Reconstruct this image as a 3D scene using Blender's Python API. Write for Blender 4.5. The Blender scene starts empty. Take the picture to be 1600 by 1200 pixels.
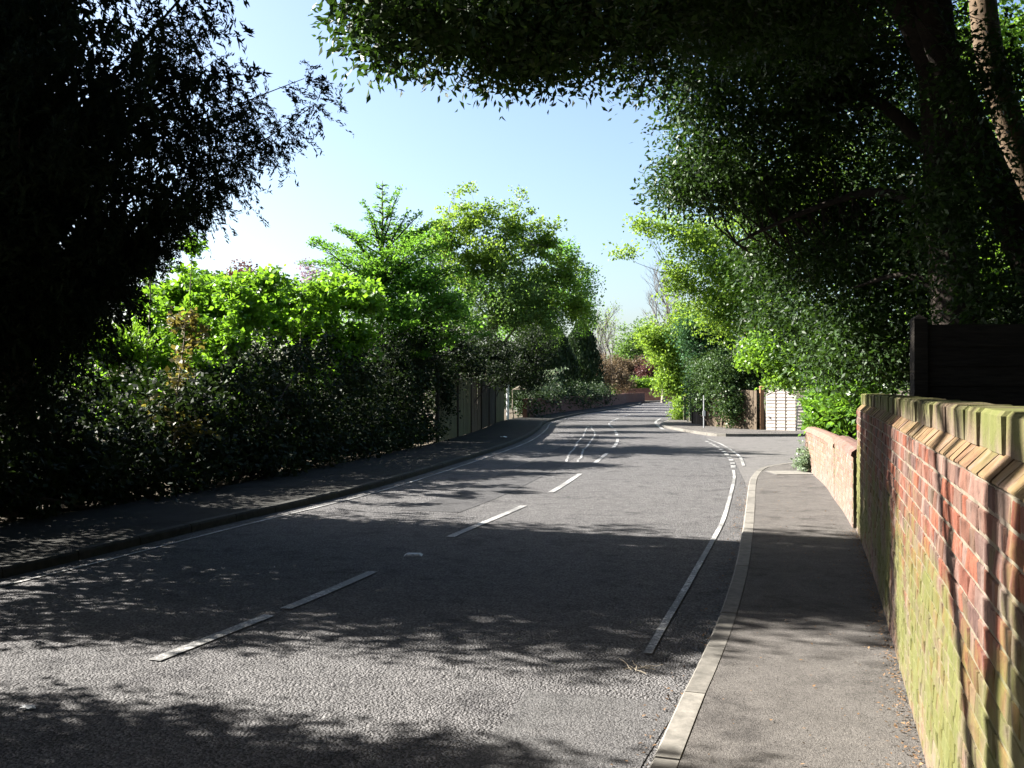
import bpy, math, random
import numpy as np
from mathutils import Vector

random.seed(7)
rng = np.random.default_rng(11)
sc = bpy.context.scene
C = sc.collection
R = math.radians
PI = math.pi

# ------------------------------------------------------------------ camera
EYE = 1.65
F = 1500.0                      # focal length in photo pixels (1600 px wide)
HZ = 606.0                      # horizon row in the photo
cd = bpy.data.cameras.new('camera')
cam = bpy.data.objects.new('camera', cd)
C.objects.link(cam)
cam.location = (0, 0, EYE)
cam.rotation_euler = (R(90) + math.atan((HZ - 600) / F), 0, 0)
cd.sensor_width = 36
cd.lens = 36 * F / 1600
cd.clip_start = 0.05
cd.clip_end = 3000
sc.camera = cam

# ------------------------------------------------------------------ light
SUN_EL = 35.0
SUN_AZ = -73.0                  # degrees from +Y, negative is towards -X
sd = Vector((math.sin(R(SUN_AZ)) * math.cos(R(SUN_EL)), math.cos(R(SUN_AZ)) * math.cos(R(SUN_EL)), math.sin(R(SUN_EL))))
w = bpy.data.worlds.new('World')
sc.world = w
w.use_nodes = True
nt = w.node_tree
bg = nt.nodes['Background']
sky = nt.nodes.new('ShaderNodeTexSky')
sky.sky_type = 'NISHITA'
sky.sun_disc = False
sky.sun_elevation = R(SUN_EL)
sky.sun_rotation = R(SUN_AZ)
sky.air_density = 1.0
sky.dust_density = 2.4
sky.ozone_density = 2.6
nt.links.new(sky.outputs[0], bg.inputs[0])
bg.inputs[1].default_value = 0.05
sl = bpy.data.lights.new('sun', 'SUN')
sl.energy = 5.0
sl.angle = R(0.5)
sl.color = (1.0, 0.955, 0.885)
so = bpy.data.objects.new('sun', sl)
C.objects.link(so)
so.location = (-30, 10, 30)
so.rotation_euler = sd.to_track_quat('Z', 'Y').to_euler()
sc.view_settings.view_transform = 'Standard'
sc.view_settings.look = 'None'
sc.view_settings.exposure = 2.5
sc.view_settings.gamma = 1
sc.view_settings.use_curve_mapping = False
try:
    sc.cycles.max_bounces = 6
    sc.cycles.diffuse_bounces = 3
    sc.cycles.glossy_bounces = 2
    sc.cycles.transmission_bounces = 4
    sc.cycles.use_denoising = True
except Exception:
    pass

# ------------------------------------------------------------------ helpers
def g(px, py):
    """photo pixel on the flat ground -> (X, Y)"""
    Y = EYE * F / (py - HZ)
    return ((px - 800) / F * Y, Y)

def at(px, py, Y):
    return ((px - 800) / F * Y, Y, EYE + (HZ - py) / F * Y)

def setp(o, label=None, cat=None, group=None, kind=None):
    if label: o['label'] = label
    if cat: o['category'] = cat
    if group: o['group'] = group
    if kind: o['kind'] = kind
    return o

def thing(name, label, cat, loc=(0, 0, 0), group=None):
    o = bpy.data.objects.new(name, None)
    C.objects.link(o)
    o.location = loc
    o.empty_display_size = 0.3
    return setp(o, label, cat, group)

def link(name, me, parent=None, loc=None):
    o = bpy.data.objects.new(name, me)
    C.objects.link(o)
    if parent is not None:
        o.parent = parent
    if loc is not None:
        o.location = loc
    return o

def np_mesh(name, V, Fq, mat, smooth=False):
    """V (n,3) array; Fq (m,4) int array of quads (or list of mixed polys)"""
    me = bpy.data.meshes.new(name)
    if isinstance(Fq, np.ndarray):
        n, m = len(V), len(Fq)
        k = Fq.shape[1]
        me.vertices.add(n)
        me.vertices.foreach_set('co', np.ascontiguousarray(V, dtype=np.float32).ravel())
        me.loops.add(m * k)
        me.loops.foreach_set('vertex_index', np.ascontiguousarray(Fq, dtype=np.int32).ravel())
        me.polygons.add(m)
        me.polygons.foreach_set('loop_start', np.arange(0, m * k, k, dtype=np.int32))
        me.polygons.foreach_set('loop_total', np.full(m, k, dtype=np.int32))
        if smooth:
            me.polygons.foreach_set('use_smooth', np.ones(m, dtype=bool))
        me.update(calc_edges=True)
    else:
        me.from_pydata([tuple(v) for v in V], [], Fq)
        if smooth:
            for p in me.polygons: p.use_smooth = True
        me.update()
    if mat: me.materials.append(mat)
    return me

class MB:
    """collects shapes, then becomes ONE mesh object"""
    def __init__(s): s.v, s.f, s.sm = [], [], False
    def add(s, vs, fs):
        b = len(s.v)
        s.v.extend(vs)
        s.f.extend([tuple(b + i for i in q) for q in fs])
        return s
    def box(s, x0, x1, y0, y1, z0, z1, M=None):
        vs = [(x, y, z) for z in (z0, z1) for y in (y0, y1) for x in (x0, x1)]
        if M: vs = [M(v) for v in vs]
        return s.add(vs, [(0, 2, 3, 1), (4, 5, 7, 6), (0, 1, 5, 4), (2, 6, 7, 3), (0, 4, 6, 2), (1, 3, 7, 5)])
    def tube(s, pts, rad, n=6, cap=True):
        pts = [Vector(p) for p in pts]
        vs, fs = [], []
        ref = Vector((0.31, 0.2, 0.93))
        for i, p in enumerate(pts):
            d = (pts[min(i + 1, len(pts) - 1)] - pts[max(i - 1, 0)])
            if d.length < 1e-6: d = Vector((0, 0, 1))
            d.normalize()
            a = d.cross(ref)
            if a.length < 0.05: a = d.cross(Vector((1, 0, 0)))
            a.normalize(); b = d.cross(a)
            r = rad[i]
            for k in range(n):
                t = 2 * PI * k / n
                vs.append(tuple(p + a * (r * math.cos(t)) + b * (r * math.sin(t))))
        for i in range(len(pts) - 1):
            for k in range(n):
                k2 = (k + 1) % n
                fs.append((i * n + k, i * n + k2, (i + 1) * n + k2, (i + 1) * n + k))
        if cap:
            fs.append(tuple(reversed(range(n))))
            fs.append(tuple((len(pts) - 1) * n + k for k in range(n)))
        return s.add(vs, fs)
    def build(s, name, mat, parent=None, base=None, smooth=False):
        b = Vector(base) if base is not None else (Vector(parent.location) if parent is not None else Vector((0, 0, 0)))
        V = [(v[0] - b.x, v[1] - b.y, v[2] - b.z) for v in s.v]
        me = np_mesh(name, V, s.f, mat, smooth)
        return link(name, me, parent, None if (parent is not None) else tuple(b))

def spline(P, n=12):
    """Catmull-Rom through 2D/3D points"""
    P = [np.array(p, float) for p in P]
    Q = [2 * P[0] - P[1]] + P + [2 * P[-1] - P[-2]]
    out = []
    for i in range(1, len(Q) - 2):
        p0, p1, p2, p3 = Q[i - 1:i + 3]
        for k in range(n):
            t = k / n
            out.append(0.5 * ((2 * p1) + (-p0 + p2) * t + (2 * p0 - 5 * p1 + 4 * p2 - p3) * t * t + (-p0 + 3 * p1 - 3 * p2 + p3) * t ** 3))
    out.append(P[-1])
    return np.array(out)

def resample(P, step):
    d = np.r_[0, np.cumsum(np.linalg.norm(np.diff(P, axis=0), axis=1))]
    n = max(2, int(d[-1] / step) + 1)
    s = np.linspace(0, d[-1], n)
    return np.stack([np.interp(s, d, P[:, k]) for k in range(P.shape[1])], 1)

def arclen(P):
    return np.r_[0, np.cumsum(np.linalg.norm(np.diff(P, axis=0), axis=1))]

def point_at(P, d, s):
    return np.array([np.interp(s, d, P[:, k]) for k in range(P.shape[1])])

def normals2(P):
    T = np.gradient(P, axis=0)
    T /= np.linalg.norm(T, axis=1)[:, None] + 1e-9
    return np.stack([-T[:, 1], T[:, 0]], 1)     # to the left of travel

def offset(P, o):
    return P + normals2(P) * o   # o: number or column of numbers

# ------------------------------------------------------------------ materials
def mat_new(name):
    m = bpy.data.materials.new(name)
    m.use_nodes = True
    N = m.node_tree.nodes
    L = m.node_tree.links
    b = N['Principled BSDF']
    return m, N, L, b

def node(N, typ, **kw):
    n = N.new(typ)
    for k, v in kw.items():
        if hasattr(n, k): setattr(n, k, v)
        else: n.inputs[k.replace('_', ' ')].default_value = v
    return n

def ramp(N, stops):
    n = N.new('ShaderNodeValToRGB')
    e = n.color_ramp.elements
    while len(e) < len(stops): e.new(0.5)
    for i, (p, c) in enumerate(stops):
        e[i].position = p
        e[i].color = (*c, 1) if len(c) == 3 else c
    return n

def mix(N, L, a, b, f, typ='MIX'):
    n = N.new('ShaderNodeMix')
    n.data_type = 'RGBA'
    n.blend_type = typ
    for sock, v in ((n.inputs[6], a), (n.inputs[7], b), (n.inputs[0], f)):
        if isinstance(v, (int, float)): sock.default_value = v
        elif isinstance(v, tuple): sock.default_value = (*v, 1) if len(v) == 3 else v
        else: L.new(v, sock)
    return n.outputs[2]

def math_(N, L, op, a, b=0.0, clamp=False):
    n = N.new('ShaderNodeMath')
    n.operation = op
    n.use_clamp = clamp
    for s, v in ((n.inputs[0], a), (n.inputs[1], b)):
        if isinstance(v, (int, float)): s.default_value = v
        else: L.new(v, s)
    return n.outputs[0]

def leaf_mat(name, dark, light, trans, tfac=0.35, rough=0.5, spec=0.3, odd=None):
    dark, light, trans = (tuple(c * 0.82 for c in q_) for q_ in (dark, light, trans))
    m, N, L, b = mat_new(name)
    geo = N.new('ShaderNodeNewGeometry')
    nz = node(N, 'ShaderNodeTexNoise', Scale=1.1, Detail=2.0)
    L.new(geo.outputs['Position'], nz.inputs['Vector'])
    f = math_(N, L, 'MULTIPLY_ADD', nz.outputs['Fac'], 1.3)
    f.node.inputs[2].default_value = -0.65
    f2 = math_(N, L, 'ADD', f, geo.outputs['Random Per Island'], True)
    stops = [(0.0, dark), (0.7, light), (1.0, tuple(min(1, c * 1.35) for c in light))]
    if odd: stops = [(0.0, dark), (0.62, light), (0.88, light), (0.95, odd)]
    rp = ramp(N, stops)
    L.new(f2, rp.inputs[0])
    L.new(rp.outputs[0], b.inputs['Base Color'])
    b.inputs['Roughness'].default_value = rough
    b.inputs['Specular IOR Level'].default_value = spec
    tr = N.new('ShaderNodeBsdfTranslucent')
    tc = mix(N, L, rp.outputs[0], trans, 0.7)
    L.new(tc, tr.inputs[0])
    mx = N.new('ShaderNodeMixShader')
    mx.inputs[0].default_value = tfac
    L.new(b.outputs[0], mx.inputs[1])
    L.new(tr.outputs[0], mx.inputs[2])
    L.new(mx.outputs[0], N['Material Output'].inputs[0])
    return m

def simple_mat(name, c1, c2, scale=8, rough=0.85, bump=0.3, stretch=(1, 1, 1), spec=0.25):
    m, N, L, b = mat_new(name)
    geo = N.new('ShaderNodeNewGeometry')
    mp = N.new('ShaderNodeMapping')
    mp.inputs['Scale'].default_value = stretch
    L.new(geo.outputs['Position'], mp.inputs[0])
    nz = node(N, 'ShaderNodeTexNoise', Scale=scale, Detail=6.0, Roughness=0.65)
    L.new(mp.outputs[0], nz.inputs['Vector'])
    oi = N.new('ShaderNodeObjectInfo')
    rp = ramp(N, [(0.3, c1), (0.72, c2)])
    L.new(nz.outputs['Fac'], rp.inputs[0])
    hsv = N.new('ShaderNodeHueSaturation')
    L.new(rp.outputs[0], hsv.inputs['Color'])
    v = math_(N, L, 'MULTIPLY_ADD', oi.outputs['Random'], 0.3)
    v.node.inputs[2].default_value = 0.85
    L.new(v, hsv.inputs['Value'])
    L.new(hsv.outputs[0], b.inputs['Base Color'])
    b.inputs['Roughness'].default_value = rough
    b.inputs['Specular IOR Level'].default_value = spec
    if bump:
        bp = node(N, 'ShaderNodeBump', Strength=bump, Distance=0.01)
        L.new(nz.outputs['Fac'], bp.inputs['Height'])
        L.new(bp.outputs[0], b.inputs['Normal'])
    return m

def asphalt_mat(name, base, chip, scale, tint, bump=0.8, crackf=0.0, dist=0.006):
    m, N, L, b = mat_new(name)
    geo = N.new('ShaderNodeNewGeometry')
    P = geo.outputs['Position']
    big = node(N, 'ShaderNodeTexNoise', Scale=0.35, Detail=4.0)
    L.new(P, big.inputs['Vector'])
    mid = node(N, 'ShaderNodeTexNoise', Scale=5.0, Detail=5.0, Roughness=0.7)
    L.new(P, mid.inputs['Vector'])
    wob = node(N, 'ShaderNodeTexNoise', Scale=scale * 0.6, Detail=1.0)
    L.new(P, wob.inputs['Vector'])
    va = N.new('ShaderNodeVectorMath'); va.operation = 'MULTIPLY_ADD'
    L.new(wob.outputs['Color'], va.inputs[0]); va.inputs[1].default_value = (0.02, 0.02, 0.02); L.new(P, va.inputs[2])
    vo = node(N, 'ShaderNodeTexVoronoi', Scale=scale)
    L.new(va.outputs[0], vo.inputs['Vector'])
    fine = node(N, 'ShaderNodeTexVoronoi', Scale=scale * 2.3)
    L.new(va.outputs[0], fine.inputs['Vector'])
    col = mix(N, L, base, tint, big.outputs['Fac'])
    rp = ramp(N, [(0.25, (0, 0, 0)), (0.75, (1, 1, 1))])
    L.new(vo.outputs['Color'], rp.inputs[0])
    chipf = math_(N, L, 'MULTIPLY', rp.outputs[0], 0.6)
    col = mix(N, L, col, chip, chipf)
    gap = ramp(N, [(0.45, (1, 1, 1)), (0.8, (0.35, 0.35, 0.35))])
    L.new(vo.outputs['Distance'], gap.inputs[0])
    col = mix(N, L, col, gap.outputs[0], 0.75, 'MULTIPLY')
    sp = node(N, 'ShaderNodeTexNoise', Scale=1.7, Detail=7.0, Roughness=0.75)
    L.new(P, sp.inputs['Vector'])
    sr_ = ramp(N, [(0.36, (0.62, 0.62, 0.63)), (0.47, (1, 1, 1)), (0.62, (1.0, 1.0, 1.0)), (0.72, (1.22, 1.2, 1.17))])
    L.new(sp.outputs['Fac'], sr_.inputs[0])
    col = mix(N, L, col, sr_.outputs[0], 0.9, 'MULTIPLY')
    mr = ramp(N, [(0.3, (0.75, 0.75, 0.75)), (0.7, (1.2, 1.2, 1.2))])
    L.new(mid.outputs['Fac'], mr.inputs[0])
    col = mix(N, L, col, mr.outputs[0], 0.8, 'MULTIPLY')
    L.new(col, b.inputs['Base Color'])
    b.inputs['Roughness'].default_value = 0.9
    b.inputs['Specular IOR Level'].default_value = 0.06
    h = math_(N, L, 'MULTIPLY', vo.outputs['Distance'], -1.0)
    h = math_(N, L, 'ADD', h, math_(N, L, 'MULTIPLY', fine.outputs['Distance'], -0.35))
    h = math_(N, L, 'ADD', h, math_(N, L, 'MULTIPLY', mid.outputs['Fac'], 0.9))
    bp = node(N, 'ShaderNodeBump', Strength=bump, Distance=dist)
    L.new(h, bp.inputs['Height'])
    L.new(bp.outputs[0], b.inputs['Normal'])
    return m

def brick_mat(name, stops, moss=1.0, top=False):
    m, N, L, b = mat_new(name)
    geo = N.new('ShaderNodeNewGeometry')
    P = geo.outputs['Position']
    oi = N.new('ShaderNodeObjectInfo')
    r = math_(N, L, 'FRACT', math_(N, L, 'ADD', oi.outputs['Random'], geo.outputs['Random Per Island']))
    rp = ramp(N, stops)
    rp.color_ramp.interpolation = 'LINEAR'
    L.new(r, rp.inputs[0])
    n1 = node(N, 'ShaderNodeTexNoise', Scale=14.0, Detail=6.0, Roughness=0.7)
    L.new(P, n1.inputs['Vector'])
    r1 = ramp(N, [(0.28, (0.35, 0.32, 0.30)), (0.5, (1, 1, 1)), (0.75, (1.4, 1.36, 1.34))])
    L.new(n1.outputs['Fac'], r1.inputs[0])
    col = mix(N, L, rp.outputs[0], r1.outputs[0], 0.9, 'MULTIPLY')
    # pale lime bloom running down in streaks
    mp = N.new('ShaderNodeMapping'); mp.inputs['Scale'].default_value = (9, 9, 1.3)
    L.new(P, mp.inputs[0])
    st = node(N, 'ShaderNodeTexNoise', Scale=1.0, Detail=5.0, Roughness=0.6)
    L.new(mp.outputs[0], st.inputs['Vector'])
    sx = N.new('ShaderNodeSeparateXYZ'); L.new(P, sx.inputs[0])
    z = sx.outputs[2]
    low = N.new('ShaderNodeMapRange'); low.inputs[1].default_value = 1.0; low.inputs[2].default_value = 0.1
    L.new(z, low.inputs[0])
    bl = math_(N, L, 'ADD', st.outputs['Fac'], math_(N, L, 'MULTIPLY', low.outputs[0], 0.22))
    rb = ramp(N, [(0.52, (0, 0, 0)), (0.72, (1, 1, 1))])
    L.new(bl, rb.inputs[0])
    col = mix(N, L, col, (0.23, 0.185, 0.165), math_(N, L, 'MULTIPLY', rb.outputs[0], 0.75))
    # algae: a band under the coping and the damp lower half
    mo = node(N, 'ShaderNodeTexNoise', Scale=1.5, Detail=5.0, Roughness=0.65)
    L.new(P, mo.inputs['Vector'])
    mz = N.new('ShaderNodeValToRGB')
    e = mz.color_ramp.elements
    while len(e) < 6: e.new(0.5)
    for i, (p, v) in enumerate([(0.0, 0.12), (0.22, 0.27), (0.5, 0.24), (0.68, 0.07), (0.84, 0.05), (0.93, 0.29 if top else 0.06)]):
        e[i].position = p; e[i].color = (max(v, 0), max(v, 0), max(v, 0), 1)
    zz = math_(N, L, 'MULTIPLY', z, 0.6)
    L.new(zz, mz.inputs[0])
    mf = math_(N, L, 'ADD', mo.outputs['Fac'], mz.outputs[0])
    mf = math_(N, L, 'ADD', mf, math_(N, L, 'MULTIPLY', math_(N, L, 'SUBTRACT', n1.outputs['Fac'], 0.5), 0.35))
    rm = ramp(N, [(0.62, (0, 0, 0)), (0.82, (1, 1, 1))])
    L.new(mf, rm.inputs[0])
    mc = mix(N, L, (0.075, 0.095, 0.018), (0.15, 0.165, 0.055), st.outputs['Fac'])
    col = mix(N, L, col, mc, math_(N, L, 'MULTIPLY', rm.outputs[0], 0.85 * moss))
    col = mix(N, L, col, (0.70, 0.67, 0.64), 1.0, 'MULTIPLY')
    L.new(col, b.inputs['Base Color'])
    b.inputs['Roughness'].default_value = 0.9
    b.inputs['Specular IOR Level'].default_value = 0.15
    bp = node(N, 'ShaderNodeBump', Strength=0.9, Distance=0.010)
    L.new(n1.outputs['Fac'], bp.inputs['Height'])
    L.new(bp.outputs[0], b.inputs['Normal'])
    return m

M = {}
M['asphalt'] = asphalt_mat('coarse_asphalt', (0.082, 0.080, 0.081), (0.20, 0.193, 0.19), 62, (0.12, 0.116, 0.115), 1.0, 0, 0.02)
M['side_asphalt'] = asphalt_mat('worn_asphalt', (0.10, 0.096, 0.094), (0.17, 0.16, 0.15), 70, (0.125, 0.118, 0.113), 0.7, 0, 0.006)
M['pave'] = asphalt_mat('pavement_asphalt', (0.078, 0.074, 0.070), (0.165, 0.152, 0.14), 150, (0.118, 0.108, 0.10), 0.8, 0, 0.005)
M['smooth'] = asphalt_mat('smooth_asphalt', (0.064, 0.063, 0.063), (0.145, 0.14, 0.137), 85, (0.096, 0.094, 0.093), 1.0, 0, 0.006)
M['patch'] = asphalt_mat('patch_asphalt', (0.045, 0.046, 0.05), (0.12, 0.115, 0.11), 110, (0.065, 0.064, 0.066), 0.7, 0, 0.005)
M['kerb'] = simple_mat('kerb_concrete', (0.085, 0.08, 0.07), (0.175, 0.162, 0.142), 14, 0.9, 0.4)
M['kerb_shaded'] = simple_mat('shade_darkened_kerb', (0.014, 0.014, 0.012), (0.04, 0.038, 0.032), 12, 0.95, 0.5)  # kerb concrete with the left side's shade painted in as darker colour
M['pave_shaded'] = asphalt_mat('shade_darkened_pavement', (0.022, 0.022, 0.021), (0.06, 0.057, 0.052), 140, (0.035, 0.034, 0.03), 0.8, 0, 0.005)  # pavement asphalt darkened so its colour carries the shade by the hedge
M['concrete'] = simple_mat('plain_concrete', (0.16, 0.16, 0.15), (0.30, 0.29, 0.26), 10, 0.9, 0.3)
def paint_mat():
    m, N, L, b = mat_new('worn_road_paint')
    geo = N.new('ShaderNodeNewGeometry')
    nz = node(N, 'ShaderNodeTexNoise', Scale=38.0, Detail=5.0, Roughness=0.75)
    L.new(geo.outputs['Position'], nz.inputs['Vector'])
    n2 = node(N, 'ShaderNodeTexNoise', Scale=1.2, Detail=3.0)
    L.new(geo.outputs['Position'], n2.inputs['Vector'])
    s = math_(N, L, 'ADD', nz.outputs['Fac'], math_(N, L, 'MULTIPLY', n2.outputs['Fac'], 0.55))
    rp = ramp(N, [(0.60, (0.46, 0.45, 0.43)), (0.80, (0.10, 0.097, 0.093))])
    L.new(s, rp.inputs[0])
    L.new(rp.outputs[0], b.inputs['Base Color'])
    b.inputs['Roughness'].default_value = 0.7
    bp = node(N, 'ShaderNodeBump', Strength=0.5, Distance=0.006)
    L.new(nz.outputs['Fac'], bp.inputs['Height'])
    L.new(bp.outputs[0], b.inputs['Normal'])
    return m
M['paint'] = paint_mat()
M['soil'] = simple_mat('garden_soil', (0.03, 0.024, 0.016), (0.085, 0.065, 0.04), 9, 1.0, 0.8)
M['bark_dark'] = simple_mat('dark_bark', (0.016, 0.013, 0.011), (0.055, 0.043, 0.034), 16, 0.95, 1.0, (1, 1, 0.3))
M['bark_brown'] = simple_mat('brown_bark', (0.05, 0.034, 0.022), (0.15, 0.105, 0.065), 12, 0.95, 1.0, (1, 1, 0.35))
M['bark_pale'] = simple_mat('pale_bark', (0.14, 0.12, 0.09), (0.32, 0.28, 0.22), 18, 0.9, 0.5, (1, 1, 0.3))
M['twig'] = simple_mat('bare_twig', (0.08, 0.07, 0.06), (0.16, 0.145, 0.125), 6, 0.95, 0)
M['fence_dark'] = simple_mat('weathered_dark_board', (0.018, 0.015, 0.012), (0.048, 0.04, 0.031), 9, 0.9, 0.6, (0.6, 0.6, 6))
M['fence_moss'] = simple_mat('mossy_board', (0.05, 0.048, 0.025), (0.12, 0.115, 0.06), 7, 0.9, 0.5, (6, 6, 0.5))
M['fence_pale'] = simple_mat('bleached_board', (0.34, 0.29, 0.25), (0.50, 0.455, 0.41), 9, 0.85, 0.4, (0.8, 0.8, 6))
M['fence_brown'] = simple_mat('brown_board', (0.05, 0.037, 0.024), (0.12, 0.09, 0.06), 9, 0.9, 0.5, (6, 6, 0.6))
M['orange_wood'] = simple_mat('orange_post_wood', (0.20, 0.10, 0.05), (0.34, 0.19, 0.10), 10, 0.8, 0.3, (4, 4, 0.4))
M['white_paint'] = simple_mat('white_post_paint', (0.6, 0.62, 0.62), (0.8, 0.8, 0.8), 9, 0.6, 0.1)
M['metal'] = simple_mat('grey_metal', (0.2, 0.21, 0.22), (0.36, 0.37, 0.38), 15, 0.45, 0.1)
M['mortar'] = brick_mat('old_mortar', [(0.0, (0.17, 0.15, 0.115)), (1.0, (0.23, 0.20, 0.16))], 0.8, True)
red = [(0.0, (0.14, 0.052, 0.036)), (0.2, (0.20, 0.072, 0.044)), (0.36, (0.15, 0.09, 0.07)), (0.5, (0.10, 0.062, 0.055)), (0.64, (0.19, 0.13, 0.11)), (0.8, (0.135, 0.052, 0.036)), (1.0, (0.10, 0.075, 0.055))]
M['brick'] = brick_mat('old_red_brick', red, 1.0)
M['plain_brick'] = simple_mat('plain_dark_brick', (0.07, 0.035, 0.028), (0.15, 0.075, 0.055), 3, 0.9, 0.2)
M['brick_low'] = brick_mat('pale_weathered_brick', [(0.0, (0.22, 0.12, 0.10)), (0.3, (0.27, 0.165, 0.145)), (0.6, (0.17, 0.10, 0.088)), (1.0, (0.29, 0.22, 0.205))], 0.2)
M['brick_slope'] = brick_mat('sloped_buff_brick', [(0.0, (0.17, 0.11, 0.06)), (0.5, (0.19, 0.135, 0.075)), (0.8, (0.155, 0.09, 0.055)), (1.0, (0.14, 0.11, 0.055))], 0.7, True)
M['brick_cope'] = brick_mat('mossy_coping_brick', [(0.0, (0.15, 0.13, 0.085)), (0.5, (0.19, 0.135, 0.10)), (1.0, (0.12, 0.11, 0.075))], 1.0, True)
M['litter'] = simple_mat('fallen_leaf', (0.07, 0.04, 0.022), (0.24, 0.15, 0.08), 60, 0.9, 0)

LM = {}
LM['yew'] = leaf_mat('yew_needles', (0.010, 0.018, 0.010), (0.024, 0.038, 0.018), (0.03, 0.05, 0.015), 0.1, 0.75, 0.08)
LM['oak'] = leaf_mat('holm_oak_leaves', (0.014, 0.034, 0.009), (0.038, 0.078, 0.017), (0.10, 0.21, 0.02), 0.2, 0.5, 0.25)
LM['hedge'] = leaf_mat('dark_hedge_leaves', (0.006, 0.011, 0.005), (0.016, 0.028, 0.009), (0.05, 0.09, 0.016), 0.18, 0.6, 0.15)
LM['syc'] = leaf_mat('sycamore_leaves', (0.06, 0.14, 0.012), (0.11, 0.23, 0.02), (0.26, 0.50, 0.025), 0.5, 0.45, 0.3)
LM['bronze'] = leaf_mat('bronze_young_leaves', (0.07, 0.065, 0.02), (0.14, 0.12, 0.03), (0.27, 0.23, 0.04), 0.4, 0.5, 0.3)
LM['bright'] = leaf_mat('bright_spring_leaves', (0.06, 0.13, 0.015), (0.12, 0.23, 0.025), (0.27, 0.48, 0.03), 0.45, 0.45, 0.35)
LM['lime'] = leaf_mat('lime_green_leaves', (0.08, 0.15, 0.02), (0.16, 0.27, 0.035), (0.36, 0.54, 0.05), 0.45, 0.5, 0.3)
LM['layer'] = leaf_mat('layered_tree_leaves', (0.05, 0.12, 0.02), (0.10, 0.21, 0.03), (0.24, 0.50, 0.04), 0.5, 0.5, 0.3)
LM['olive'] = leaf_mat('olive_green_leaves', (0.05, 0.10, 0.025), (0.10, 0.18, 0.045), (0.22, 0.38, 0.05), 0.42, 0.5, 0.3)
LM['yellowgreen'] = leaf_mat('yellow_green_leaves', (0.07, 0.13, 0.02), (0.15, 0.25, 0.035), (0.34, 0.52, 0.05), 0.5, 0.5, 0.3)
LM['cyp'] = leaf_mat('cypress_sprays', (0.012, 0.026, 0.010), (0.03, 0.055, 0.016), (0.05, 0.10, 0.02), 0.15, 0.6, 0.2)
LM['teal'] = leaf_mat('blue_green_leaves', (0.025, 0.07, 0.035), (0.06, 0.14, 0.06), (0.12, 0.26, 0.07), 0.3, 0.6, 0.15)
LM['ivy'] = leaf_mat('ivy_leaves', (0.02, 0.045, 0.015), (0.055, 0.10, 0.03), (0.11, 0.2, 0.03), 0.22, 0.5, 0.25)
LM['laurel'] = leaf_mat('laurel_leaves', (0.05, 0.12, 0.015), (0.10, 0.21, 0.025), (0.24, 0.46, 0.03), 0.4, 0.3, 0.5)
LM['purple'] = leaf_mat('purple_leaves', (0.05, 0.02, 0.02), (0.11, 0.045, 0.04), (0.18, 0.065, 0.05), 0.25, 0.5, 0.3)
LM['russet'] = leaf_mat('russet_leaves', (0.07, 0.055, 0.03), (0.15, 0.105, 0.06), (0.2, 0.14, 0.07), 0.25, 0.6, 0.2)
LM['blossom'] = leaf_mat('lilac_blossom', (0.22, 0.15, 0.20), (0.42, 0.30, 0.38), (0.5, 0.38, 0.42), 0.3, 0.7, 0.1)
LM['silver'] = leaf_mat('silvery_leaves', (0.10, 0.15, 0.09), (0.22, 0.29, 0.18), (0.3, 0.4, 0.2), 0.35, 0.4, 0.4)

# ------------------------------------------------------------------ road network
ctr_ctrl = [(-8.6, -14), (-4.1, 0.0), g(235, 1033), g(450, 955), g(700, 840), g(810, 795), g(870, 765), g(938, 717), g(965, 690), g(960, 671), g(953, 660), g(985, 647.5), g(1022, 639.5), g(1047, 633), g(1062, 629), (36, 150)]
ctr = resample(spline(ctr_ctrl, 10), 0.5)
# smooth the hand-read points a little
for _ in range(10):
    ctr[1:-1] = 0.25 * ctr[:-2] + 0.5 * ctr[1:-1] + 0.25 * ctr[2:]
cd_ = arclen(ctr)
L_KERB = offset(ctr, 2.95)
R_KERB = offset(ctr, -2.95)

def ribbon(name, A, B, z, mat, parent=None, kind=None):
    n = len(A)
    V = [(a[0], a[1], z) for a in A] + [(b[0], b[1], z) for b in B]
    Fs = [(i, i + 1, n + i + 1, n + i) for i in range(n - 1)]
    me = np_mesh(name, V, Fs, mat)
    o = link(name, me, parent)
    # make normals point up
    if me.polygons[0].normal.z < 0: me.flip_normals()
    if kind: o['kind'] = kind
    return o

gm = MB(); gm.add([(-900, -300, -0.03), (900, -300, -0.03), (900, 1500, -0.03), (-900, 1500, -0.03)], [(0, 1, 2, 3)])
ground = gm.build('ground', M['soil']); ground['kind'] = 'structure'

road = ribbon('road', offset(ctr, 3.0), offset(ctr, -3.02 - 0.35 * np.clip((14 - ctr[:, 1]) / 6, 0, 1)[:, None]), 0.0, M['asphalt'], None, 'structure')
road['label'] = 'coarse grey asphalt road winding away between shaded hedges'

# right kerb line: follows the road, then turns into the side road
def gk(px, py):
    Y = (EYE - 0.095) * F / (py - HZ)      # kerb tops stand 95 mm above the road
    return ((px - 800) / F * Y, Y)
k0 = gk(1007, 1200); k1 = gk(1063, 1081)
rk = [(k0[0] - .335 * 18, k0[1] - 18), (k0[0] - .33 * 9, k0[1] - 9), (k0[0] - .325 * 3, k0[1] - 3), k0, k1, gk(1082, 1045), gk(1114, 977), gk(1137, 916), gk(1150, 871), gk(1159, 825), gk(1164, 792)]
rk_near = rk + [gk(1168, 762), gk(1173, 744), gk(1185, 732), gk(1205, 726), gk(1240, 722.5), gk(1300, 721), (11.5, 20.7), (20, 20.4)]
RKN = resample(spline(rk_near, 8), 0.15)
far_k = [(20, 34.0), (13, 33.4), g(1262, 681.5), g(1180, 681.8), g(1125, 681.5), g(1087, 677), g(1058, 671.5), g(1036, 666)]
rest = [tuple(p) for p in R_KERB if p[1] > 47.5]
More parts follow.
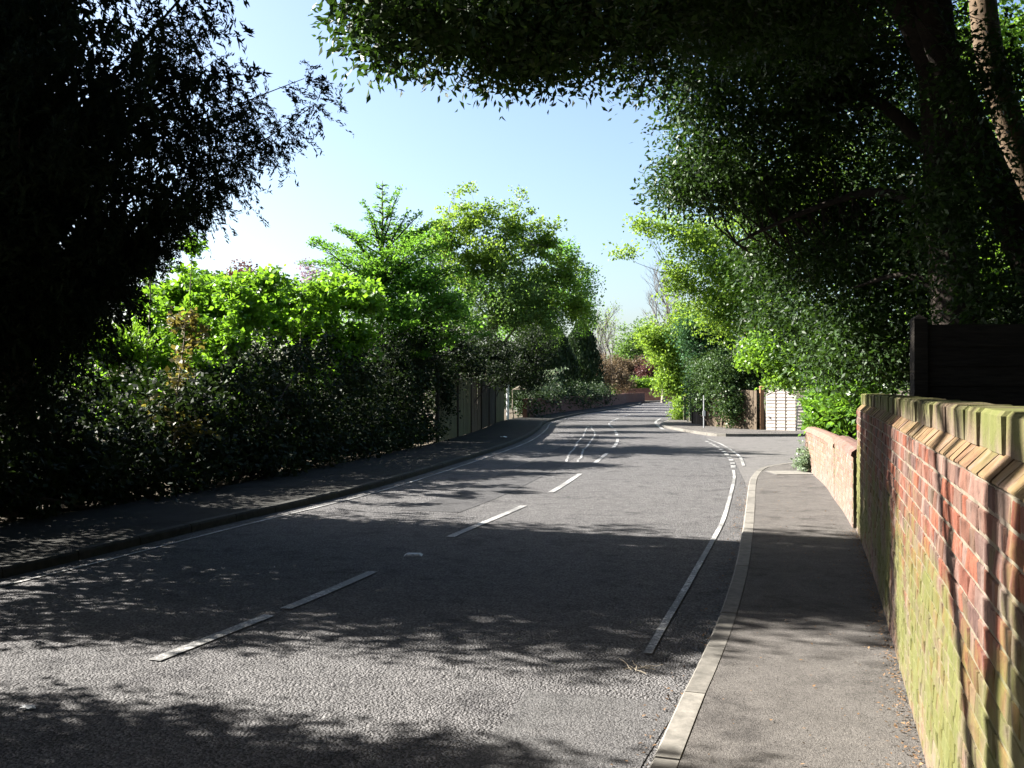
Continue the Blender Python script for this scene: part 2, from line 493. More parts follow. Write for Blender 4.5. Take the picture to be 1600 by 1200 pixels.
RKF = resample(spline(far_k + rest[::8], 8), 0.3)
# side road sheet under the main one
s_ = MB()
s_.add([(0.8, 10.0, -0.004), (3.6, 10.0, -0.004), (6.2, 17.5, -0.004), (20, 19.8, -0.004), (60, 18, -0.004), (60, 36, -0.004), (20, 34.2, -0.004), (9, 33.6, -0.004), (5.0, 44.0, -0.004), (2.0, 44, -0.004)], [(0, 1, 2, 3, 4, 5, 6, 7, 8, 9)])
sr = s_.build('side_road', M['side_asphalt']); sr['kind'] = 'structure'
# flared mouth of the junction, above the side road, below the paint
def poly_sheet(name, pts, z, mat, parent=None, kind=None):
    import bmesh
    bm = bmesh.new()
    vs = [bm.verts.new((p[0], p[1], z)) for p in pts]
    f = bm.faces.new(vs)
    f.normal_update()
    if f.normal.z < 0: f.normal_flip()
    bmesh.ops.triangulate(bm, faces=[f])
    me = bpy.data.meshes.new(name); bm.to_mesh(me); bm.free()
    me.materials.append(mat)
    o = link(name, me, parent)
    if kind: o['kind'] = kind
    return o

# walls' foot line (front face of the brick walls)
WALL = [(0.62, 0.6), (1.08, 2.05), g(1438, 1197), g(1407, 1077), g(1383, 985), g(1362, 910), g(1338, 841)]
WALLS = resample(spline(WALL, 10), 0.05)
LOW1 = [g(1332, 838), g(1318, 812), g(1303, 790)]
LOW2 = [g(1303, 790), g(1289, 768), g(1270, 749), g(1262, 738)]
wall_line = np.array([tuple(p) for p in WALLS[::8]] + [tuple(p) for p in resample(spline(LOW1 + LOW2[1:] + [(7.4, 19.6), (12, 20.0), (20, 19.9)], 6), 0.4)])

KW, KH = 0.125, 0.095
def loft(name, A, B, za, zb, mat, kind=None, parent=None):
    n = len(A)
    V = [(a[0], a[1], za) for a in A] + [(b[0], b[1], zb) for b in B]
    me = np_mesh(name, V, [(i, i + 1, n + i + 1, n + i) for i in range(n - 1)], mat)
    o = link(name, me, parent)
    if me.polygons[0].normal.z < 0: me.flip_normals()
    if kind: o['kind'] = kind
    return o

def resample_n(P, n):
    d = arclen(P); s = np.linspace(0, d[-1], n)
    return np.stack([np.interp(s, d, P[:, k]) for k in range(2)], 1)

kin = offset(RKN, -KW)
# pavement right: polygon from kerb's inner edge to the wall
inner = [tuple(p) for p in kin if p[1] > -14 and p[0] < 20][::3]
wl = [(p[0] + 0.06, p[1]) for p in wall_line]
wl = [(-4.2, -14)] + wl
poly = inner + list(reversed(wl))
pv = poly_sheet('pavement', poly, KH - 0.004, M['pave'], None, 'structure')
pv['label'] = 'narrow asphalt pavement between the kerb and the brick wall'
# pavement left
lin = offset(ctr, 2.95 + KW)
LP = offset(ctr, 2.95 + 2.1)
pl = loft('pavement', lin, LP, KH - 0.004, KH - 0.004, M['pave_shaded'], 'structure')
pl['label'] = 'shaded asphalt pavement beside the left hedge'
# far right pavement beyond the side road
kin2 = offset(RKF, KW * (-1 if True else 1))
fw = [(p[0], p[1]) for p in kin2]
# which side is the pavement? away from the road
far_back = [(20, 36.6), (13, 36.3), (10.8, 36.1), (9.8, 36.2), (9.2, 36.8), (8.6, 39.5), (8.7, 45), (9.6, 50)] + [tuple(p) for p in offset(ctr, -4.6) if p[1] > 55][::4]
fb = resample_n(np.array(far_back), 120); fk = resample_n(offset(RKF, KW), 120)
pv2 = loft('pavement', fk, fb, KH - 0.004, KH - 0.004, M['pave'], 'structure')
pv2['label'] = 'pavement beyond the side road in front of the pale fence'

# kerb stones, each its own piece
def kerb_run(name, P, side, label, maxlen=None, mat='kerb'):
    """P runs along the road edge; side=+1: kerb body lies to the left of travel"""
    bed = loft(name, P, offset(P, side * KW), -0.006, -0.006, M['concrete'], 'structure')
    bed['label'] = label
    d = arclen(P); s = 0.0; k = 0
    total = d[-1] if maxlen is None else min(maxlen, d[-1])
    NN = normals2(P)
    while s + 0.9 < total and k < 290:
        a, b_ = s + 0.006, s + 0.908
        m_ = MB()
        rows = []
        nseg = 4
        for t in np.linspace(a, b_, nseg):
            p = point_at(P, d, t); nn = point_at(NN, d, t)
            j = 0.0
            prof = [(0.0, -0.03), (0.004, KH - 0.022), (0.02, KH), (KW - 0.004, KH), (KW, -0.03)]
            rows.append([(p[0] + nn[0] * side * o_, p[1] + nn[1] * side * o_, z_) for o_, z_ in prof])
        dz = random.uniform(-0.003, 0.003)
        vs = [(x, y, z + (dz if z > 0 else 0)) for r_ in rows for (x, y, z) in r_]
        np_ = 5
        fs = []
        for i in range(nseg - 1):
            for q in range(np_ - 1):
                fs.append((i * np_ + q, i * np_ + q + 1, (i + 1) * np_ + q + 1, (i + 1) * np_ + q))
        fs.append(tuple(range(np_))); fs.append(tuple((nseg - 1) * np_ + q for q in reversed(range(np_))))
        if side < 0: fs = [tuple(reversed(f)) for f in fs]
        m_.add(vs, fs)
        m_.build('kerb_stone', M[mat], bed)
        s += 0.915; k += 1
    return bed
RK_vis = np.array([p for p in RKN if p[1] > 0.5])
kerb_run('kerb', RK_vis, -1, 'concrete kerb along the right pavement turning into the side road')
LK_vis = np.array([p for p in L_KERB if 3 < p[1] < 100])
kerb_run('kerb', LK_vis, +1, 'concrete kerb along the shaded left pavement', mat='kerb_shaded')
RKF_vis = np.array([p for p in RKF if p[1] < 110])
kerb_run('kerb', RKF_vis, +1, 'concrete kerb round the far corner of the side road')

# --- markings (painted sheets, parts of the road)
def mark(P, w_, name='road_marking', z=0.008, mat=None, parent=road, jag=0):
    P = np.array(P, float)
    A, B = offset(P, w_ / 2), offset(P, -w_ / 2)
    if jag:
        A = A + rng.normal(0, jag, A.shape); B = B + rng.normal(0, jag, B.shape)
    return ribbon(name, A, B, z, mat or M['paint'], parent)
def sub(P, a, b_, step=0.3):
    d = arclen(P)
    return np.array([point_at(P, d, t) for t in np.linspace(a, b_, max(3, int((b_ - a) / step) + 1))])
# centre dashes at the stations read off the photo
def s_of_y(P, y):
    return float(np.interp(y, P[:, 1], arclen(P)))
for (y0, y1) in ((4.0, 4.3), (5.80, 6.95), (7.15, 8.6), (10.6, 13.4), (15.1, 18.4), (20.9, 24.2), (26.4, 31.0), (33.2, 37.5), (39.5, 44.5), (46.5, 52), (54.5, 60), (63, 69), (73, 80), (85, 93), (99, 108)):
    mark(sub(ctr, s_of_y(ctr, y0), s_of_y(ctr, y1)), 0.095, 'centre_dash')
EL = offset(ctr, 2.68)
mark(sub(EL, s_of_y(EL, 4), s_of_y(EL, 118), 0.6), 0.045, 'edge_line')
ER = offset(ctr, -2.5)
el = resample(spline([g(1012, 1022), g(1040, 972), g(1068, 925), g(1098, 872), g(1115, 842), g(1130, 812), g(1140, 778), g(1147, 748), g(1146, 735)], 8), 0.3)
mark(el, 0.052, 'edge_line')
gl = resample(spline([g(1146, 732), g(1143, 720), g(1133, 708), g(1118, 697), g(1098, 687)], 8), 0.1)
dgl = arclen(gl); t = 0.1
while t + 0.6 < dgl[-1]:
    mark(sub(gl, t, t + 0.6), 0.1, 'give_way_dash'); t += 0.95
gl2 = resample(spline([g(1162, 728), g(1156, 714), g(1143, 704), g(1128, 695), g(1106, 686)], 8), 0.2)
mark(gl2, 0.07, 'give_way_line')
fr = resample(spline([g(1036, 671), g(1027, 664), g(1025, 659), g(1032, 654)], 8), 0.3)
mark(fr, 0.13, 'edge_line')
mark(sub(offset(ctr, -2.6), s_of_y(ctr, 56), s_of_y(ctr, 112), 0.6), 0.09, 'edge_line')
# sealed cracks, wandering pale ribbons in the left lane
for pts in ([(884, 722), (888, 712), (898, 700), (903, 690), (911, 682), (915, 672), (919, 666)], [(902, 722), (909, 713), (911, 705), (919, 695), (927, 684), (929, 676), (924, 669), (925, 666)]):
    P = resample(spline([g(*p) for p in pts], 8), 0.25)
    mark(P + rng.normal(0, 0.015, P.shape), 0.05, 'crack_seal', 0.008)
# darker trench reinstatement along the left lane
mark(sub(offset(ctr, 1.05), s_of_y(ctr, 12.5), s_of_y(ctr, 33), 0.8), 0.85, 'trench_patch', 0.004, M['patch'])
mark(sub(offset(RKN, 0.42), s_of_y(offset(RKN, 0.42), -3), s_of_y(offset(RKN, 0.42), 5.1), 0.4), 0.75, 'trench_patch', 0.004, M['smooth'], road, 0.03)

# inspection cover set in the pavement
cv = thing('inspection_cover', 'pale rectangular inspection cover set in the pavement near the corner', 'cover', (5.15, 17.55, KH - 0.004))
a = MB(); a.box(4.72, 5.62, 17.2, 18.0, KH - 0.02, KH + 0.0); a.build('cover_frame', M['side_asphalt'], cv)
a = MB(); a.box(4.76, 5.58, 17.24, 17.96, KH + 0.0, KH + 0.006); a.build('cover_plate', M['kerb'], cv)
# road stud
p = g(646, 868)
st = thing('road_stud', 'small reflective road stud on the centre line', 'road stud', (p[0], p[1], 0.0))
a = MB(); a.add([(p[0] - .09, p[1] - .07, 0.003), (p[0] + .09, p[1] - .07, 0.003), (p[0] + .09, p[1] + .07, 0.003), (p[0] - .09, p[1] + .07, 0.003), (p[0] - .06, p[1] - .045, 0.022), (p[0] + .06, p[1] - .045, 0.022), (p[0] + .06, p[1] + .045, 0.022), (p[0] - .06, p[1] + .045, 0.022)],
               [(4, 5, 6, 7), (0, 1, 5, 4), (1, 2, 6, 5), (2, 3, 7, 6), (3, 0, 4, 7)]); a.build('stud_base', M['metal'], st)
for dx in (-.035, .035):
    a = MB(); a.box(p[0] + dx - .02, p[0] + dx + .02, p[1] - .058, p[1] - .05, 0.012, 0.022); a.build('reflector', M['white_paint'], st)

# ------------------------------------------------------------------ brick walls
def brick_mesh(name, L_, H_, D_, mat, seed, ch=0.005):
    r = random.Random(seed)
    j = lambda s=0.0032: r.uniform(-s, s)
    # front at y = 0 facing -y ; x along wall ; z up
    x0, x1, z0, z1 = 0.0, L_, 0.0, H_
    back = [(x0, D_, z0), (x1, D_, z0), (x1, D_, z1), (x0, D_, z1)]
    mid = [(x0 + j(), ch, z0 + j()), (x1 + j(), ch, z0 + j()), (x1 + j(), ch, z1 + j()), (x0 + j(), ch, z1 + j())]
    fr_ = [(x0 + ch + j(), j(), z0 + ch + j()), (x1 - ch + j(), j(), z0 + ch + j()), (x1 - ch + j(), j(), z1 - ch + j()), (x0 + ch + j(), j(), z1 - ch + j())]
    V = back + mid + fr_
    Fs = [(8, 9, 10, 11)]
    for k in range(4):
        k2 = (k + 1) % 4
        Fs.append((4 + k, 4 + k2, 8 + k2, 8 + k))
        Fs.append((k, k2, 4 + k2, 4 + k))
    Fs.append((3, 2, 1, 0))
    me = np_mesh(name, V, Fs, mat)
    return me, V, Fs

def frame_on(P, d, s):
    """position and angle on a wall line running away from the camera; bricks' local x = along, local -y = towards the road"""
    a, b_ = point_at(P, d, s), point_at(P, d, s + 0.05)
    t = b_ - a; t /= np.linalg.norm(t)
    return a, t

def place(me, parent, pos, t, flip, z, name='brick', tilt=0.0, roll=0.0):
    # the wall runs along t; its road face looks to the left (-n). local x must be -t so that local -y looks left of travel
    ang = math.atan2(-t[1], -t[0])
    o = bpy.data.objects.new(name, me)
    C.objects.link(o)
    o.parent = parent
    o.location = (pos[0] - parent.location.x, pos[1] - parent.location.y, z - parent.location.z)
    o.rotation_euler = (tilt, roll, ang)
    return o

def wall_core(name, P, thick, inset, z0, z1, parent, mat):
    A = offset(P, -inset); B = offset(P, -(inset + thick))
    n = len(A)
    V = [(a[0], a[1], z0) for a in A] + [(a[0], a[1], z1) for a in A] + [(b_[0], b_[1], z1) for b_ in B] + [(b_[0], b_[1], z0) for b_ in B]
    Fs = []
    for i in range(n - 1):
        for k in range(3):
            Fs.append((k * n + i, k * n + i + 1, (k + 1) * n + i + 1, (k + 1) * n + i))
    Fs.append((0, n, 2 * n, 3 * n)); Fs.append((n - 1, 4 * n - 1, 3 * n - 1, 2 * n - 1))
    m_ = MB(); m_.add(V, [tuple(reversed(f)) for f in Fs])
    return m_.build(name, mat, parent)

CO = 0.0745
wall = thing('brick_wall', 'tall mossy red brick wall with sloped shoulder course beside the right pavement', 'wall', (2.2, 5.5, 0.09))
WP = WALLS; WD = arclen(WP)
H_BODY = 19 * CO
Z0 = -0.006
core_pts = resample(WP, 0.25)
wall_core('mortar_core', core_pts, 0.30, 0.0055, -0.02, Z0 + H_BODY - 0.002, wall, M['mortar'])
variants = {}
for kind_, L_ in (('s', 0.208), ('h', 0.096)):
    variants[kind_] = [brick_mesh('brick_' + kind_, L_, 0.064, 0.05, M['brick'], i) for i in range(6)]
def world_pts(V, pos, t, z, dy=0.0):
    # local (x,y,z) -> world with x axis = -t, y axis = rotate
    ca, sa = -t[0], -t[1]
    return [(pos[0] + ca * x - sa * (y + dy), pos[1] + sa * x + ca * (y + dy), z + zz) for x, y, zz in V]
bricks = []
for row in range(19):
    s = 0.0 - (0.0 if row % 2 == 0 else 0.165) + random.uniform(-.01, .01)
    k = 0
    while s < WD[-1]:
        kind_ = 's' if k % 2 == 0 else 'h'
        L_ = 0.218 if kind_ == 's' else 0.106
        s1 = s + L_
        if s >= 0 and s1 <= WD[-1] + 0.005:
            bricks.append((s1, kind_, Z0 + row * CO + 0.005))
        s = s1; k += 1
def in_view(s):
    p = point_at(WP, WD, s); return (p[0] / p[1]) * F + 800 < 1640
vis = sorted([b_ for b_ in bricks if in_view(b_[0])], key=lambda b_: b_[0] - (0.5 if b_[2] > 0.5 else 0))
individual = set(id(b_) for b_ in vis[:296])
rest_mb = MB()
for b_ in bricks:
    s1, kind_, z = b_
    pos, t = frame_on(WP, WD, s1 - 0.003)
    nrm = np.array([t[1], -t[0]])        # away from the road
    pos = pos + nrm * random.uniform(-0.0015, 0.0025)
    me, V, Fs = random.choice(variants[kind_])
    if id(b_) in individual:
        place(me, wall, pos, t, 0, z + random.uniform(-.0015, .0015), 'brick', 0.0, random.uniform(-.006, .006))
    else:
        rest_mb.add(world_pts(V, pos, t, z), Fs)
rb_ = rest_mb.build('brick', M['brick'], wall); rb_['kind'] = 'stuff'
# shoulder course: bevelled bricks that step the wall back to the parapet
ZS = Z0 + H_BODY
SH = 0.062; SD = 0.055; CH_ = 0.112
def slope_mesh(seed):
    r = random.Random(seed); j = lambda s_=0.002: r.uniform(-s_, s_)
    L_ = 0.098
    V = [(0, 0.0, 0), (L_, 0.0, 0), (L_, 0.0 + j(), 0.006), (0, 0.0 + j(), 0.006), (L_ + j(), SD, SH + j()), (0 + j(), SD, SH + j()), (0, SD + 0.05, SH), (L_, SD + 0.05, SH), (0, SD + 0.05, 0), (L_, SD + 0.05, 0)]
    Fs = [(0, 1, 2, 3), (3, 2, 4, 5), (5, 4, 7, 6), (6, 7, 9, 8), (0, 3, 5, 6, 8), (1, 9, 7, 4, 2), (0, 8, 9, 1)]
    return np_mesh('sloped_brick', V, Fs, M['brick_slope'])
SM = [slope_mesh(i) for i in range(6)]
s = 0.1
while s < WD[-1]:
    pos, t = frame_on(WP, WD, s)
    place(random.choice(SM), wall, pos + np.array([t[1], -t[0]]) * random.uniform(-.003, .003), t, 0, ZS + 0.004, 'sloped_brick')
    s += 0.1045
wall_core('parapet_core', core_pts, 0.18, SD + 0.012, ZS - 0.01, ZS + SH + CH_ - 0.008, wall, M['mortar'])
def cope_mesh(seed):
    L_ = [0.212, 0.10, 0.212, 0.18][seed % 4]
    r = random.Random(seed); j = lambda s_=0.0035: r.uniform(-s_, s_)
    D_ = 0.205; ch = 0.012
    x0, x1, y0, y1, z0, z1 = 0.0, L_, 0.0, D_, 0.0, CH_
    V = [(x0, y0, z0), (x1, y0, z0), (x1, y1, z0), (x0, y1, z0),
         (x0 + j(), y0 + j(), z1 - ch), (x1 + j(), y0 + j(), z1 - ch), (x1, y1, z1 - ch), (x0, y1, z1 - ch),
         (x0 + ch, y0 + ch + j(), z1 + j()), (x1 - ch, y0 + ch + j(), z1 + j()), (x1 - ch, y1 - ch, z1 + j()), (x0 + ch, y1 - ch, z1 + j())]
    Fs = [(3, 2, 1, 0), (0, 1, 5, 4), (1, 2, 6, 5), (2, 3, 7, 6), (3, 0, 4, 7), (4, 5, 9, 8), (5, 6, 10, 9), (6, 7, 11, 10), (7, 4, 8, 11), (8, 9, 10, 11)]
    return np_mesh('coping_brick', V, Fs, M['brick_cope']), L_
CM = [cope_mesh(i) for i in range(8)]
s = 0.05
while s < WD[-1] - 0.2:
    me, L_ = random.choice(CM)
    s += L_ + 0.008
    pos, t = frame_on(WP, WD, s)
    place(me, wall, pos + np.array([t[1], -t[0]]) * (SD - 0.004 + random.uniform(-.006, .006)), t, 0, ZS + SH + 0.004, 'coping_brick')

def low_wall(name, label, ctrl, rows, cap_r, z0=0.07):
    P = resample(spline(ctrl, 8), 0.05); D = arclen(P)
    base = P[0]
    th = thing(name, label, 'wall', (float(base[0]), float(base[1]), z0))
    top = z0 + rows * CO
    wall_core('mortar_core', resample(P, 0.2), 0.22, 0.008, -0.02, top, th, M['mortar'])
    mb = MB()
    for row in range(rows):
        s = -(0.0 if row % 2 == 0 else 0.165); k = 0
        while s < D[-1]:
            kd = 's' if k % 2 == 0 else 'h'
            L_ = 0.218 if kd == 's' else 0.106
            s1 = s + L_
            if s >= 0 and s1 <= D[-1] + 0.01:
                pos, t = frame_on(P, D, s1 - 0.06)
                pos = point_at(P, D, s1)
                mb.add(world_pts(random.choice(variants[kd])[1], pos, t, z0 + row * CO + 0.005), variants[kd][0][2])
            s = s1; k += 1
    o = mb.build('brick', M['brick_low'], th); o['kind'] = 'stuff'
    # rounded coping
    cp = MB(); A = offset(resample(P, 0.2), -0.12)
    prof = [(-0.14, 0), (-0.13, 0.045), (-0.08, 0.08), (0, 0.092), (0.08, 0.08), (0.13, 0.045), (0.14, 0)]
    NN = normals2(A); V = []
    for a_, n_ in zip(A, NN):
        V += [(a_[0] + n_[0] * u, a_[1] + n_[1] * u, top + 0.002 + h_) for u, h_ in prof]
    kq = len(prof); Fs = []
    for i in range(len(A) - 1):
        for q in range(kq - 1):
            Fs.append((i * kq + q, (i + 1) * kq + q, (i + 1) * kq + q + 1, i * kq + q + 1))
    Fs.append(tuple(range(kq))); Fs.append(tuple((len(A) - 1) * kq + q for q in reversed(range(kq))))
    cp.add(V, Fs)
    cp.build('rounded_coping', M['brick_low'], th)
    return th
low_wall('low_brick_wall', 'low shaded brick wall joined to the end of the tall mossy wall', LOW1, 11, 0.1)
low_wall('low_brick_wall', 'low sunlit brick wall curving away towards the side road under bright leaves', LOW2 + [(6.6, 19.05), (7.6, 19.6)], 10, 0.1)

# ------------------------------------------------------------------ foliage machinery
class Leaves:
    def __init__(s): s.c, s.d, s.n, s.l, s.w = [], [], [], [], []
    def add(s, c, d, n, l, w_):
        s.c.append(c); s.d.append(d); s.n.append(n); s.l.append(l); s.w.append(w_)
    def count(s): return sum(len(x) for x in s.c)
    def mesh(s, name, mat, base):
        c = np.concatenate(s.c); d = np.concatenate(s.d); n = np.concatenate(s.n)
        l = np.concatenate(s.l)[:, None]; w_ = np.concatenate(s.w)[:, None]
        d /= np.linalg.norm(d, axis=1)[:, None] + 1e-9
        side = np.cross(d, n); side /= np.linalg.norm(side, axis=1)[:, None] + 1e-9
        nn = np.cross(side, d)
        c = c - np.array(base)[None]
        k = len(c)
        fold = rng.uniform(-0.05, 0.28, (k, 1))
        V = np.empty((k, 4, 3), np.float32)
        V[:, 0] = c - d * l * 0.5
        V[:, 1] = c + side * w_ * 0.5 + nn * w_ * fold - d * l * 0.06
        V[:, 2] = c + d * l * 0.5 - nn * l * fold * 0.5
        V[:, 3] = c - side * w_ * 0.5 + nn * w_ * fold - d * l * 0.06
        return np_mesh(name, V.reshape(-1, 3), np.arange(k * 4, dtype=np.int32).reshape(-1, 4), mat)

TOTAL = [0]
def unit(n):
    v = rng.normal(size=(n, 3)); return v / np.linalg.norm(v, axis=1)[:, None]

def B(px, py, rx, ry, Y, ry_depth=None):
    """ellipsoid read off the photo at distance Y: centre and radii in photo pixels"""
    c = at(px, py, Y)
    a, b_ = rx / F * Y, ry / F * Y
    return (c, (a, ry_depth if ry_depth else max(a, b_) * 0.8, b_))

def clusters(blobs, n, shell=0.45, rough=0.28):
    vol = np.array([(r[0] * r[1] * r[2]) ** 0.75 for c, r in blobs]); vol /= vol.sum()
    idx = rng.choice(len(blobs), n, p=vol)
    c = np.array([blobs[i][0] for i in idx]); r = np.array([blobs[i][1] for i in idx])
    u = unit(n)
    rad = rng.random(n) ** shell
    ph = idx * 1.7
    bump = 1 + rough * (np.sin(u[:, 0] * 4.1 + ph) * np.sin(u[:, 2] * 5.3 + ph * 2) + 0.6 * np.sin(u[:, 1] * 9 + u[:, 2] * 7 + ph)) + rng.normal(0, 0.05, n)
    return c + u * r * (np.minimum(rad * bump, 1.25))[:, None], u

def foliage(blobs, ncl, per, ll, lw, cr, shell=0.45, rough=0.28, droop=0.0, flat=0.6, up=0.7, minz=0.12, jit=0.35):
    L_ = Leaves()
    cc, u = clusters(blobs, ncl, shell, rough)
    cc = cc[cc[:, 2] > minz]; u = u[:len(cc)]
    n = len(cc) * per
    c0 = np.repeat(cc, per, 0)
    sz = np.repeat(rng.uniform(0.6, 1.4, len(cc)), per)[:, None] * cr
    off = np.clip(rng.normal(size=(n, 3)), -1.7, 1.7) * sz * np.array([1, 1, flat])
    c = c0 + off
    d = off / (np.linalg.norm(off, axis=1)[:, None] + 1e-6) + rng.normal(size=(n, 3)) * 0.6 + np.array([0, 0, -droop])
    nn = rng.normal(size=(n, 3)) * 0.7 + np.array([0, 0, up])
    keep = c[:, 2] > minz * 0.5
    s_ = rng.uniform(1 - jit, 1 + jit, n)
    L_.add(c[keep], d[keep], nn[keep], (ll * s_)[keep], (lw * s_)[keep])
    return L_, cc

def sway(a, b_, k, amp, sag=0.0):
    a, b_ = np.array(a, float), np.array(b_, float)
    out = []
    ph = rng.random(3) * 6
    for i in range(k + 1):
        t = i / k
        p = a * (1 - t) + b_ * t
        w_ = math.sin(PI * t)
        p = p + np.array([math.sin(3.1 * t + ph[0]), math.sin(3.7 * t + ph[1]), 0.5 * math.sin(4 * t + ph[2])]) * amp * w_
        p[2] += sag * w_
        out.append(p)
    return out

def tree(name, label, cat, base, top, r0, blobs, ncl, per, ll, lw, cr, leafm, barkm='bark_brown', limbs=6, twigs=60, group=None, stems=None, crown_name='crown', limb_r=0.35, split=0.35, **kw):
    th = thing(name, label, cat, base, group)
    L_, cc = foliage(blobs, ncl, per, ll, lw, cr, **kw)
    b = Vector(base)
    me = L_.mesh(crown_name, LM[leafm], base)
    o = link(crown_name, me, th)
    TOTAL[0] += L_.count() * 2
    if top is not None:
        tp = sway(base, top, 7, min(r0 * 0.8, .06) if name == 'garden_tree' else r0 * 0.8)
        tp[0] = tp[0] - np.array([0, 0, 0.1])
        m_ = MB(); m_.tube(tp, [r0 * (1.25 if i == 0 else 1) * (1 - 0.72 * i / 7) for i in range(8)], 10)
        m_.build('trunk', M[barkm], th, smooth=True)
        ends = cc[rng.choice(len(cc), min(limbs, len(cc)), replace=False)]
        nodes = [(np.array(p), r0 * 0.3) for p in tp[3:]]
        for e in ends:
            t = rng.uniform(split, 0.9); k = int(t * 7)
            s0 = tp[k]
            pts = sway(s0, e, 6, 0.06 * np.linalg.norm(e - s0), 0.05 * np.linalg.norm(e - s0))
            rr = r0 * (1 - 0.72 * t) * limb_r * 1.6
            m_ = MB(); m_.tube(pts, [rr * (1 - 0.85 * i / 6) for i in range(7)], 7)
            m_.build('limb', M[barkm], th, smooth=True)
            nodes += [(p, rr * 0.4) for p in pts[2:]]
        if twigs:
            m_ = MB(); NP_ = np.array([n_[0] for n_ in nodes])
            for e in cc[rng.choice(len(cc), min(twigs, len(cc)), replace=False)]:
                k = int(np.argmin(np.linalg.norm(NP_ - e, axis=1)))
                pts = sway(NP_[k], e, 3, 0.08 * np.linalg.norm(e - NP_[k]))
                rr = max(0.006, nodes[k][1] * 0.5)
                m_.tube(pts, [rr, rr * .7, rr * .45, rr * .2], 4, cap=False)
            tw = m_.build('twigs', M[barkm], th); tw['kind'] = 'stuff'
    return th

def bush(name, label, cat, base, blobs, ncl, per, ll, lw, cr, leafm, stems=5, barkm='bark_dark', group=None, part='foliage', **kw):
    th = thing(name, label, cat, base, group)
    L_, cc = foliage(blobs, ncl, per, ll, lw, cr, **kw)
    link(part, L_.mesh(part, LM[leafm], base), th)
    TOTAL[0] += L_.count() * 2
    m_ = MB()
    for e in cc[rng.choice(len(cc), min(stems, len(cc)), replace=False)]:
        b0 = np.array([base[0] + (e[0] - base[0]) * 0.25, base[1] + (e[1] - base[1]) * 0.25, 0.0])
        pts = sway(b0, e, 5, 0.08)
        m_.tube(pts, [0.03 * (1 - 0.8 * i / 5) for i in range(6)], 5, cap=False)
    if stems: m_.build('stems', M[barkm], th)
    return th

def bare_tree(name, label, base, height, spread, r0, levels=5, seed=1, lean=0, mat='twig', leafm=None, nleaf=0, ll=0.1, up=0.35):
    r = random.Random(seed)
    th = thing(name, label, 'tree', base)
    trunk, tw = MB(), MB()
    tips = []
    def grow(p, d, L_, rad, lev):
        n = 4
        pts = [Vector(p)]; dd = Vector(d)
        for i in range(n):
            dd = (dd + Vector((r.gauss(0, .11), r.gauss(0, .11), r.gauss(0, .07) + 0.04))).normalized()
            pts.append(pts[-1] + dd * (L_ / n))
        rr = [rad * (1 - 0.45 * i / n) for i in range(n + 1)]
        (trunk if lev == 0 else tw).tube(pts, rr, 8 if lev == 0 else (5 if lev < 3 else 3), cap=False)
        if lev >= levels:
            tips.append(pts[-1]); return
        k = r.choice((2, 3, 3)) if lev > 0 else 5
        for q in range(k):
            t = r.uniform(0.5, 1.0) if q else 1.0
            pp = pts[min(n, int(t * n))]
            a = Vector((r.gauss(0, 1), r.gauss(0, 1), 0)).normalized()
            nd = (dd * r.uniform(.75, 1.1) + a * spread * r.uniform(.5, 1.1) + Vector((0, 0, up * 0.4))).normalized()
            grow(pp, nd, L_ * r.uniform(.62, .82), rad * 0.6, lev + 1)
    grow(Vector(base) - Vector((0, 0, .1)), Vector((lean, 0, 1)).normalized(), height * 0.32, r0, 0)
    trunk.build('trunk', M['bark_pale'], th, smooth=True)
    t_ = tw.build('twigs', M[mat], th); t_['kind'] = 'stuff'
    if leafm:
        tp = np.array([tuple(t) for t in tips]); L_ = Leaves()
        idx = rng.choice(len(tp), nleaf); c = tp[idx] + rng.normal(0, 0.25, (nleaf, 3))
        L_.add(c, unit(nleaf), unit(nleaf) + np.array([0, 0, .5]), np.full(nleaf, ll), np.full(nleaf, ll * .6))
        link('crown', L_.mesh('crown', LM[leafm], base), th)
        TOTAL[0] += nleaf * 2
    return th

def G0(x, y): return (x, y, 0.0)

